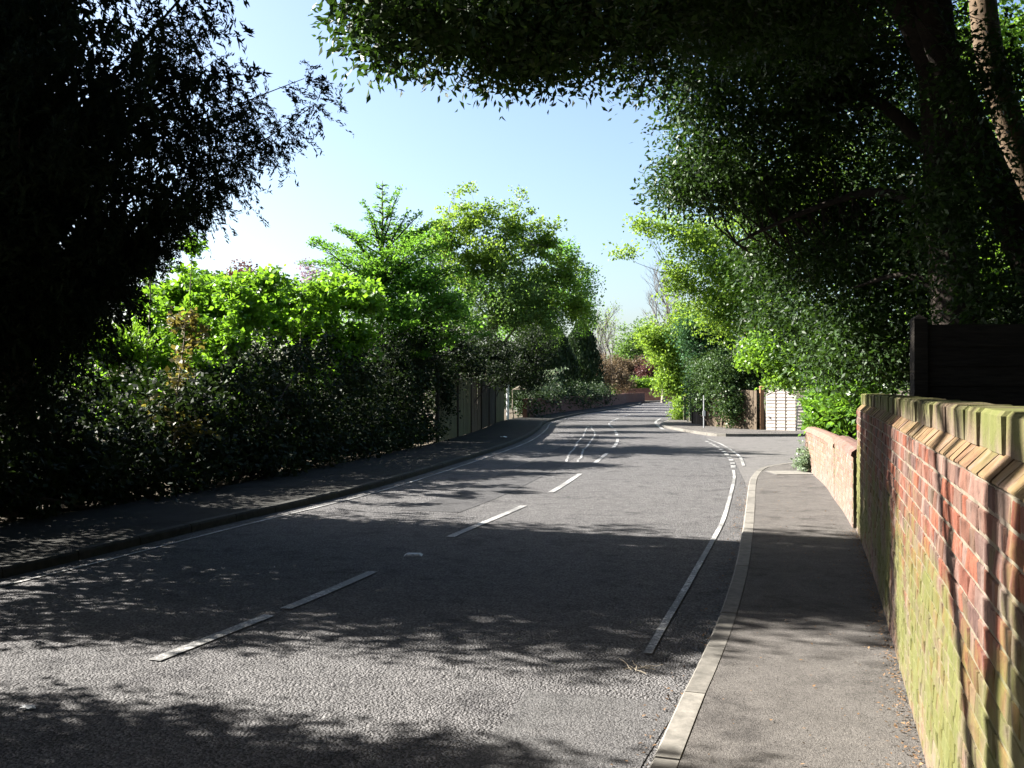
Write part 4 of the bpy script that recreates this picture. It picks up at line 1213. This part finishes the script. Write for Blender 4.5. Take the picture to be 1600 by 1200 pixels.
m_ = MB(); m_.box(x - .05, x + .05, 37.55, 37.57, .55, .75); m_.build('plate', M['white_paint'], q)

# far fences along the side road
def arch_panel(label, a, b_, hs, boardm, nb):
    a, b_ = np.array(a, float), np.array(b_, float); t = b_ - a; L_ = np.linalg.norm(t); t /= L_
    th = thing('timber_fence', label, 'fence', (a[0], a[1], .09)); th.rotation_euler = (0, 0, math.atan2(t[1], t[0]))
    H = lambda x: float(np.interp(x / L_, np.linspace(0, 1, len(hs)), hs))
    bw = max(hs) / nb
    for k in range(nb):
        z0_ = k * bw
        V = []; xs = np.linspace(0, L_, 17)
        cols = [(x, z0_, min(z0_ + bw * 1.08, H(x))) for x in xs if H(x) > z0_ + .01]
        if len(cols) < 2: continue
        V = []
        for (x, za, zb) in cols: V += [(x, -.02, za), (x, 0, zb), (x, .01, zb), (x, 0.002, za)]
        Fs = []
        for i in range(len(cols) - 1):
            for q_ in range(4): Fs.append((i * 4 + q_, (i + 1) * 4 + q_, (i + 1) * 4 + (q_ + 1) % 4, i * 4 + (q_ + 1) % 4))
        link('board', np_mesh('board', V, Fs, M[boardm]), th, (0, 0, 0))
    for fx in (1 / 3, 2 / 3):
        q_ = MB(); q_.box(L_ * fx - .014, L_ * fx + .014, -.022, -.012, 0, H(L_ * fx) - .02); q_.build('batten', M['fence_brown'], th, base=(0, 0, 0))
    xs = np.linspace(0, L_, 17); q_ = MB(); V = []
    for x in xs: V += [(x, -.025, H(x)), (x, .02, H(x)), (x, .02, H(x) + .03), (x, -.025, H(x) + .03)]
    Fs = []
    for i in range(16):
        for j_ in range(4): Fs.append((i * 4 + j_, (i + 1) * 4 + j_, (i + 1) * 4 + (j_ + 1) % 4, i * 4 + (j_ + 1) % 4))
    q_.add(V, Fs); q_.build('capping', M[boardm], th, base=(0, 0, 0))
    return th
P0 = np.array([at(1197, 0, 35.6)[0], 35.6]); P1 = np.array([at(1243, 0, 34.9)[0], 34.9]); P2 = np.array([at(1290, 0, 34.5)[0], 34.5])
arch_panel('sunbleached pale lap fence panel with arched top facing the side road', P0, P1 + (0, 0), [1.28, 1.38, 1.46, 1.48, 1.44, 1.34, 1.2], 'fence_pale', 12)
arch_panel('pale fence panel partly hidden by bright laurel leaves', P1 + (.03, 0), P2, [1.18, 1.2, 1.3, 1.36, 1.36, 1.25, 1.15], 'fence_pale', 12)
q = MB(); q.box(-.07, .07, -.07, .07, -.1, 1.62); q.add([(-.09, -.09, 1.62), (.09, -.09, 1.62), (.09, .09, 1.62), (-.09, .09, 1.62), (0, 0, 1.7)], [(0, 1, 4), (1, 2, 4), (2, 3, 4), (3, 0, 4), (3, 2, 1, 0)])
o = q.build('timber_post', M['orange_wood'], None); o.location = (P0[0] - .12, 35.76, .06); setp(o, 'orange brown timber post at the start of the pale fence', 'post')
Q = [np.array(v) for v in ((P0[0] - .3, 35.7), (8.55, 37.4), (8.0, 39.6), (7.9, 42.0))]
for i in range(3):
    a, b_ = Q[i + 1], Q[i]; t = (b_ - a) / np.linalg.norm(b_ - a)
    fence_run('timber_fence', ['shaded brown fence panel left of the orange post', 'dark fence panel half covered by ivy at the far corner', 'grey shaded fence panel behind the thin metal post'][i], 'fence', a + t * .05, b_ - t * .05, 1.5, 14, True, ['fence_brown', 'fence_brown', 'fence_dark'][i], 'fence_dark', posts=1)

# dark fence behind the tall wall
fa = np.array([at(1446, 0, 7.4)[0], 7.4]); 
for i in range(3):
    a = fa + np.array([i * 1.9, -.12 * i]); b_ = a + np.array([1.8, -.12])
    fence_run('timber_fence', ['dark lapped fence panel behind the tall brick wall, nearest the tree', 'second dark lapped fence panel behind the tall brick wall', 'third dark lapped fence panel behind the tall brick wall'][i], 'fence', a, b_, 2.12, 14, False, 'fence_dark', 'fence_dark', posts=2, z0=0.0)

# laurel and bright shrubs behind the low wall
bush('laurel_bush', 'bright glossy laurel bush spilling over the low wall', 'shrub', G0(6.9, 18.3), [B(1300, 640, 28, 36, 18.5, .8), B(1328, 630, 26, 42, 17, .8), B(1315, 590, 40, 28, 18.5, .8), B(1283, 662, 16, 14, 18.8, .4), B(1345, 590, 26, 30, 16, .7)], 620, 24, .12, .065, .14, 'laurel', stems=12, up=.4)
bush('hornbeam_bush', 'yellow green leafy bush between the pale fence and the laurel', 'shrub', G0(7.8, 23), [B(1200, 545, 34, 24, 24, 1), B(1240, 560, 40, 26, 23.5, 1), B(1285, 560, 40, 30, 22.5, 1), B(1230, 590, 26, 16, 24, .8), B(1180, 560, 20, 20, 25, .8)], 560, 26, .10, .065, .16, 'bright', stems=0, up=.4)

# holm oak: several dark stems behind the wall, crown over the road
HB = (4.75, 9.8, 0.0)
ho = thing('holm_oak', 'massive dark holm oak overhanging the pavement from behind the brick wall', 'tree', HB)
def stem(name, pts, rad, mat, n=12):
    P = spline(pts, 5); r_ = np.interp(np.linspace(0, 1, len(P)), np.linspace(0, 1, len(rad)), rad)
    m_ = MB(); m_.tube(P, list(r_), n); return m_.build(name, M[mat], ho, smooth=True)
stem('trunk', [(4.75, 9.8, -.1), at(1490, 420, 9.6), at(1475, 200, 9.4), at(1460, 20, 9.2), at(1440, -200, 9.0)], [.27, .23, .20, .17, .1], 'bark_dark')
stem('limb', [at(1640, 480, 9.0), at(1575, 330, 9.0), at(1500, 150, 8.8), at(1440, 0, 8.5), at(1380, -150, 8.2)], [.19, .16, .13, .11, .07], 'bark_dark')
stem('limb', [at(1475, 150, 9.4), at(1400, -10, 8.4), at(1200, -60, 7.0), at(950, -20, 6.2), at(700, 20, 5.7)], [.16, .13, .09, .05, .02], 'bark_dark', 8)
stem('limb', [at(1470, 250, 9.4), at(1350, 150, 10), at(1200, 180, 11), at(1080, 260, 11.5)], [.08, .055, .035, .01], 'bark_dark', 8)
stem('limb', [at(1480, 350, 9.5), at(1380, 300, 10), at(1260, 330, 10.5), at(1150, 380, 11)], [.07, .05, .03, .008], 'bark_dark', 8)
stem('limb', [at(1490, 480, 9.6), at(1420, 430, 9.8), at(1330, 450, 10.2)], [.06, .04, .01], 'bark_dark', 8)
# second lit trunk beyond
bt = thing('oak_tree', 'brown trunked tree leaning behind the holm oak at the right edge', 'tree', (7.6, 12.6, 0))
P = spline([(7.9, 12.6, -.1), at(1650, 420, 12.4), at(1590, 230, 12.2), at(1548, 90, 12), at(1530, -60, 12), at(1500, -250, 12)], 5)
m_ = MB(); m_.tube(P, list(np.linspace(.21, .14, len(P))), 12); m_.build('trunk', M['bark_brown'], bt, smooth=True)
L2, cc2 = foliage([B(1560, 80, 120, 110, 15, 2), B(1600, 300, 110, 100, 15, 2), B(1420, -60, 160, 90, 14, 2), B(1530, 420, 80, 60, 14, 1)], 800, 24, .09, .05, .2, shell=.6)
link('crown', L2.mesh('crown', LM['bright'], (7.6, 12.6, 0)), bt); TOTAL[0] += L2.count() * 2

oak_L = Leaves()
def oak_add(blobs, ncl, per, cr=.16, ll=.066, lw=.028, shell=.5, droop=.35):
    L_, cc = foliage(blobs, ncl, per, ll, lw, cr, shell=shell, droop=droop, up=.4, rough=.3)
    for k in ('c', 'd', 'n', 'l', 'w'): getattr(oak_L, k).extend(getattr(L_, k))
    return cc
c1 = oak_add([B(1130, 230, 90, 100, 11, 1.0), B(1080, 145, 62, 85, 10.5, .9), B(1055, 300, 48, 26, 11, .6), B(1110, 290, 90, 40, 11, .9), B(1200, 300, 80, 70, 11.5, 1.1), B(1260, 200, 100, 130, 11, 1.2), B(1270, 420, 60, 80, 11.5, 1.1), B(1340, 350, 90, 130, 11, 1.2), B(1340, 520, 80, 90, 11, 1.1), B(1440, 420, 80, 160, 10.6, 1.0), B(1290, 530, 50, 50, 12, .8), B(1420, 200, 100, 160, 11.4, 1.1), B(1190, 100, 120, 110, 10, 1.1), B(1340, 80, 130, 120, 10, 1.2), B(1500, 560, 60, 60, 11, .8), B(1215, 490, 42, 66, 12.5, .7), B(1195, 400, 42, 60, 12, .8), B(1300, 560, 50, 50, 12.5, .7), B(1390, 560, 60, 50, 11, .7), B(1500, 330, 90, 150, 8.6, .6), B(1560, 480, 70, 90, 8.4, .5), B(1540, 130, 70, 90, 8.2, .5)], 4300, 26)
c2 = oak_add([B(620, 30, 70, 55, 5.6, .7), B(570, 40, 35, 45, 5.5, .4), B(700, 55, 80, 60, 5.7, .7), B(790, 66, 80, 60, 5.9, .7), B(850, 85, 60, 48, 5.9, .6), B(920, 50, 80, 66, 6.2, .7), B(1005, 50, 66, 84, 6.8, .7), B(750, -30, 160, 50, 6, .9), B(1000, -40, 200, 60, 6.5, 1), B(1120, 20, 120, 80, 7.5, .9), B(590, 90, 22, 26, 5.5, .3), B(1250, 10, 160, 80, 8, 1)], 1750, 26, .10, .058, .024)
m_ = MB()
limb_pts = np.concatenate([np.array(spline([at(1475, 150, 9.4), at(1400, -10, 8.4), at(1200, -60, 7.0), at(950, -20, 6.2), at(700, 20, 5.7)], 6)), np.array(spline([at(1470, 250, 9.4), at(1350, 150, 10), at(1200, 180, 11), at(1080, 260, 11.5)], 5)), np.array(spline([at(1480, 350, 9.5), at(1380, 300, 10), at(1260, 330, 10.5), at(1150, 380, 11)], 5))])
for e in np.concatenate([c1[::5], c2[::4]]):
    k = int(np.argmin(np.linalg.norm(limb_pts - e, axis=1))); p = limb_pts[k]
    if np.linalg.norm(e - p) < 1.1: m_.tube(sway(p, e, 4, .1 * np.linalg.norm(e - p)), [.012, .009, .006, .004, .002], 4, cap=False)
o = m_.build('twigs', M['bark_dark'], ho); o['kind'] = 'stuff'
link('crown', oak_L.mesh('crown', LM['oak'], HB), ho); TOTAL[0] += oak_L.count() * 2

def skylight_blocker(x0, x1, y0, y1, lai=3.8, size=.26):
    """unseen leaf layer added over the lane to block skylight; stays above the low sun's path and above the view"""
    n = int((x1 - x0) * (y1 - y0) * lai / (size * size * .26))
    x = rng.uniform(x0, x1, n); y = rng.uniform(y0, y1, n)
    z = np.maximum((3.2 - x) * .735 + 2.6, EYE + .41 * np.maximum(y, 0) + .8)
    z = np.maximum(z, 5.6) + rng.exponential(.9, n) + .35 * np.sin(x * 1.9) * np.sin(y * 1.6)
    L_ = Leaves(); s_ = rng.uniform(.7, 1.3, n)
    L_.add(np.stack([x, y, z], 1), rng.normal(0, 1, (n, 3)) * np.array([1, 1, .4]), rng.normal(0, .5, (n, 3)) + np.array([0, 0, 1]), size * s_, size * .5 * s_)
    return L_
up_L = skylight_blocker(-1.5, 11, -12, 12.5)  # leaf layer above the view, added to cut skylight, hung on the oak
link('crown', up_L.mesh('crown', LM['oak'], HB), ho); TOTAL[0] += up_L.count() * 2
bb = (-10.5, -1.5, 0.0)  # unseen tree added only to carry the left skylight-blocking leaves
be = thing('sky_blocker_tree', 'big unseen tree added to block skylight over the near lane from the left', 'tree', bb)
m_ = MB(); m_.tube(sway(bb, (-9.8, -1, 12), 6, .1), [.4, .36, .32, .28, .22, .15, .08], 10); m_.build('trunk', M['bark_dark'], be, smooth=True)
for e in ((-4, 4, 11.0), (-3, -4, 10), (-6, 10, 12), (-8, 5, 12), (-9, -7, 12)):
    m_ = MB(); m_.tube(sway((-10, -1.2, 8.0), e, 6, .3, .5), [.16, .14, .12, .09, .07, .04, .02], 7); m_.build('limb', M['bark_dark'], be, smooth=True)
rl = skylight_blocker(-11, -1.5, -12, 11)  # left half of the added layer that keeps skylight off the lane
link('crown', rl.mesh('crown', LM['oak'], bb), be); TOTAL[0] += rl.count() * 2
# unseen trees added behind and beside the camera to block skylight
k_ = 0
for (x_, y_, h_, r_, lab) in ((-7, -12, 9, 5, 'dense unseen evergreen added behind the camera by the left pavement to block skylight'), (5, -13, 10, 5, 'dense unseen evergreen added behind the camera beyond the brick wall to block skylight'), (-1, -22, 12, 6, 'large unseen evergreen added far behind the camera to block skylight'),
    (-19, 1, 8, 4.5, 'broad unseen tree added far to the left to block skylight'), (-20, 9, 9, 4.5, 'second broad unseen tree added left of the yew to block skylight'), (-20, 17, 9.5, 4.5, 'third broad unseen tree added left of the yew to block skylight'), (-22, 26, 10, 5, 'tall unseen tree added behind the yew to block skylight'), (-17, -7, 9, 5, 'dark unseen tree added behind the camera on the left to block skylight'),
    (9.5, -3, 8, 3.6, 'dark unseen tree added right of the camera beyond the brick wall to block skylight'), (9, 4, 8, 3.2, 'second dark unseen tree added beyond the brick wall to block skylight'), (12, 9.5, 9, 3.6, 'dark unseen evergreen added right of the holm oak to block skylight')):
    tree('garden_tree', lab, 'tree', (x_, y_, 0), (x_, y_, h_ * .8), .25, [((x_, y_, h_ * .5), (r_, r_, h_ * .5)), ((x_, y_, h_ * .25), (r_, r_, h_ * .28))], 600, 16, .42, .24, .5, 'hedge', 'bark_dark', 4, 0)

# deeper planting behind the right boundary
bush('evergreen_shrubbery', 'shaded evergreen shrubbery behind the wall under the holm oak', 'shrub', G0(7.5, 15), [((x, y, 1.8), (1.3, 1.2, 1.9)) for x, y in ((6.9, 14.2), (7.9, 14.5), (8.6, 13.5), (10, 12.5), (8.0, 16.2), (8.6, 17), (11, 15.5), (6.6, 12.0))], 1500, 22, .085, .045, .2, 'hedge', stems=16)
tree('copse_tree', 'sunlit green tree deep behind the holm oak', 'tree', (15, 24, 0), (15, 24, 8), .3, [((15, 24, 8), (4, 4, 4)), ((12, 23, 5), (3, 3, 3)), ((19, 22, 6), (4, 4, 4)), ((15, 22, 3), (3, 3, 2.5))], 1400, 24, .15, .09, .35, 'bright', 'bark_brown', 8, 30)
tree('copse_tree', 'tall green tree behind the lime green and pale trees', 'tree', (20, 44, 0), (20, 44, 9), .3, [((18, 44, 7), (5, 4, 5)), ((24, 42, 7), (5, 4, 6)), ((14, 46, 4), (3.5, 3, 4))], 1100, 22, .2, .12, .45, 'olive', 'bark_brown', 8, 30)
# distant woods, one mass each side
def wood(name, label, blobs, n, per, ll, leafm):
    L_, cc = foliage(blobs, n, per, ll, ll * .6, ll * 2.2)
    o = link(name, L_.mesh(name, LM[leafm], (0, 0, 0)))
    setp(o, label, 'trees', None, 'stuff'); TOTAL[0] += L_.count() * 2
wood('far_woods', 'distant line of green treetops closing the gardens', [((x, 170 + abs(x) * .1, 3.5), (9, 6, 6 + 2.0 * math.sin(x))) for x in list(range(-150, 0, 9)) + list(range(34, 150, 9))], 1600, 16, .6, 'olive')
wood('garden_trees', 'shaded garden greenery beyond the hedge on the left', [((x, y, z_), (2.6, 2.2, z_)) for x, y, z_ in ((-13, 24, 2), (-16, 20, 2.2), (-12, 30, 2), (-9.5, 34, 1.8), (-18, 28, 2.4), (-22, 22, 2.4), (-15, 14, 2), (-9, 24, 1.4), (-9.5, 20, 1.5), (-12, 19, 1.8), (-8, 29, 1.5), (-5, 38, 1.6), (-7, 44, 2.2), (-12, 42, 2.4), (-3.5, 48, 2.2))], 1900, 20, .17, 'hedge')

# trees standing left of the frame, whose shade falls across the road
def shade_tree(label, base, h_, r0, blobs, n, per=22, ll=.10, cr=.2, leafm='hedge', lean=(0, 0), limbs=8):
    tree('garden_tree', label, 'tree', base, (base[0] + lean[0], base[1] + lean[1], h_), r0, blobs, n, per, ll, ll * .6, cr, leafm, 'bark_dark', limbs, 30, shell=.6)
shade_tree('slim garden tree by the left pavement outside the frame', (-6.1, 4.58, 0), 13, .17, [((-6.9, 6.6, 9.8), (1.6, 2.8, 1.2))], 1300, limbs=3)
shade_tree('slender second garden tree by the left pavement outside the frame', (-6.1, 4.2, 0), 13, .12, [((-7, 4.6, 10.8), (2, 2.2, 1.4))], 400, limbs=2)
# dark holly just outside the frame: shades the near lane
shade_tree('bushy holly tree beside the left pavement outside the frame', (-8.3, 9.2, 0), 5.5, .12,
           [((-6.6, 8.9, 3.4), (1.3, 1.2, 2.2)), ((-6.6, 9.5, 4.7), (1.3, 1.1, 1.6)), ((-6.8, 10.3, 5.6), (1.4, 1.1, 1.7)), ((-6.6, 7.9, 2.9), (1.0, .7, 1.5)), ((-6.9, 10.4, 3.0), (1.2, 1.4, 2.0)), ((-6.8, 11.4, 7.2), (1.5, 1.2, 2.0)), ((-6.5, 8.4, 5.3), (.9, .65, .75))], 1750, 24, .09, .15)
shade_tree('low spreading hazel beside the left pavement outside the frame', (-8.9, 5.0, 0), 3.0, .07,
           [((-6.6, 5.3, 3.2), (1.0, .62, 1.5)), ((-6.5, 5.0, 2.0), (1.0, .9, 1.0)), ((-6.6, 5.5, 4.6), (.8, .4, .6)), ((-6.6, 6.05, 3.4), (.8, .45, .8)), ((-6.6, 6.05, 4.5), (.7, .4, .6)), ((-6.6, 5.95, 5.1), (.7, .35, .4)), ((-6.6, 5.9, 3.9), (.7, .2, .2)), ((-6.6, 5.6, 4.5), (.7, .3, .35)), ((-6.6, 4.6, 4.0), (1, .6, .9))], 850, 24, .09, .14)

# ------------------------------------------------------------------ small things
def litter_patch(name, label, pts, sizes, mat='litter'):
    L_ = Leaves(); n = len(pts)
    an = rng.random(n) * 2 * PI
    L_.add(pts, np.stack([np.cos(an), np.sin(an), rng.normal(0, .25, n)], 1), np.array([0, 0, 1]) + rng.normal(0, .3, (n, 3)), sizes, sizes * rng.uniform(.3, .7, n))
    o = link(name, L_.mesh(name, M[mat], (0, 0, 0))); setp(o, label, 'leaves', None, 'stuff')
idx = rng.uniform(0, WD[-1], 1500)
pp = np.array([point_at(WP, WD, s) for s in idx]); nn_ = np.array([frame_on(WP, WD, s)[1] for s in idx])
off_ = np.abs(rng.normal(0, .055, 1500)) + .012
pts = np.stack([pp[:, 0] - nn_[:, 1] * off_, pp[:, 1] + nn_[:, 0] * off_, KH + .006 + rng.random(1500) * .012], 1)
litter_patch('fallen_leaves', 'dry brown leaves gathered along the foot of the brick wall', pts, rng.uniform(.008, .026, 1500))
n = 500; s_ = rng.uniform(2, 17, n); kp = offset(RKN, .0); kd_ = arclen(kp)
ks = np.array([point_at(offset(RKN, .06), kd_, np.interp(v, RKN[:, 1], kd_)) for v in s_]); ks = ks + rng.normal(0, .06, ks.shape) * np.array([1, 1])
ks[:, 0] = np.minimum(ks[:, 0], np.interp(ks[:, 1], RKN[:, 1], RKN[:, 0]) - .01)
litter_patch('gutter_leaves', 'scattered dead leaves in the gutter beside the right kerb', np.c_[ks, np.full(n, .012)], rng.uniform(.01, .03, n))
n = 300; yy = rng.uniform(3.5, 17, n); x0 = np.interp(yy, RKN[:, 1], RKN[:, 0]) + .2; xs = x0 + rng.random(n) * .85
litter_patch('pavement_litter', 'odd leaves and bits of twig lying on the right pavement', np.c_[xs, yy, np.full(n, KH + .006)], rng.uniform(.006, .026, n))
# weeds at the wall foot
wx, wy = g(1256, 745)
bush('weed_clump', 'pale leaved weed clump growing at the foot of the low wall', 'plant', (wx, wy, .09), [((wx, wy, .24), (.2, .28, .2)), ((wx + .12, wy + .2, .36), (.16, .25, .28))], 90, 16, .055, .03, .05, 'silver', stems=6, part='foliage')
# twig in the gutter by the kerb
tx, ty = g(1003, 1045)
m_ = MB()
for k in range(7):
    a_ = rng.uniform(0, 2 * PI); L_ = rng.uniform(.06, .16); o_ = rng.normal(0, .05, 2)
    m_.tube(sway((tx + o_[0], ty + o_[1], .015), (tx + o_[0] + math.cos(a_) * L_, ty + o_[1] + math.sin(a_) * L_, .02 + rng.random() * .04), 4, .015), [.003, .003, .0025, .002, .001], 4)
o = m_.build('broken_twig', M['bark_pale'], None, base=(tx, ty, 0)); setp(o, 'small bent broken twig lying in the gutter near the kerb', 'twig')
def scrap(label, x, y, z, s_):
    m_ = MB(); V = []
    for i in range(4):
        for j in range(4):
            V.append((x + (i / 3 - .5) * s_ * (1.6 if j % 2 else 1.1), y + (j / 3 - .5) * s_ * .8, z + .004 + random.uniform(0, s_ * .28)))
    m_.add(V, [(i * 4 + j, (i + 1) * 4 + j, (i + 1) * 4 + j + 1, i * 4 + j + 1) for i in range(3) for j in range(3)])
    o = m_.build('paper_scrap', M['white_paint'], None, base=(x, y, z)); setp(o, label, 'litter')
scrap('crumpled white paper scrap on the near left lane', *g(45, 1108), .003, .055)
scrap('tiny white scrap on the shaded left pavement', *g(787, 688), KH, .14)

GR = {'sapling': 'young saplings growing through the left hedge', 'garden_tree': 'garden trees closing in the lane around the camera', 'timber_post': 'timber posts at the far corner',
      'bare_tree': 'leafless trees on the skyline', 'copse_tree': 'trees deep behind the right boundary', 'garden_shrub': 'bright garden shrubs above the left hedge', 'far_tree': 'trees beyond the bend', 'paper_scrap': 'white scraps of litter'}
for o in sc.objects:
    if o.parent or 'label' not in o or o.get('group'): continue
    nm = o.name.split('.')[0]
    if nm in GR: o['group'] = GR[nm]
    if nm == 'timber_fence': o['group'] = 'left timber fence' if o.location.x < 3 and o.location.y > 20 else ('dark fence behind the brick wall' if o.location.y < 15 else 'fences at the far corner')
print('TRIS approx', TOTAL[0], flush=True)
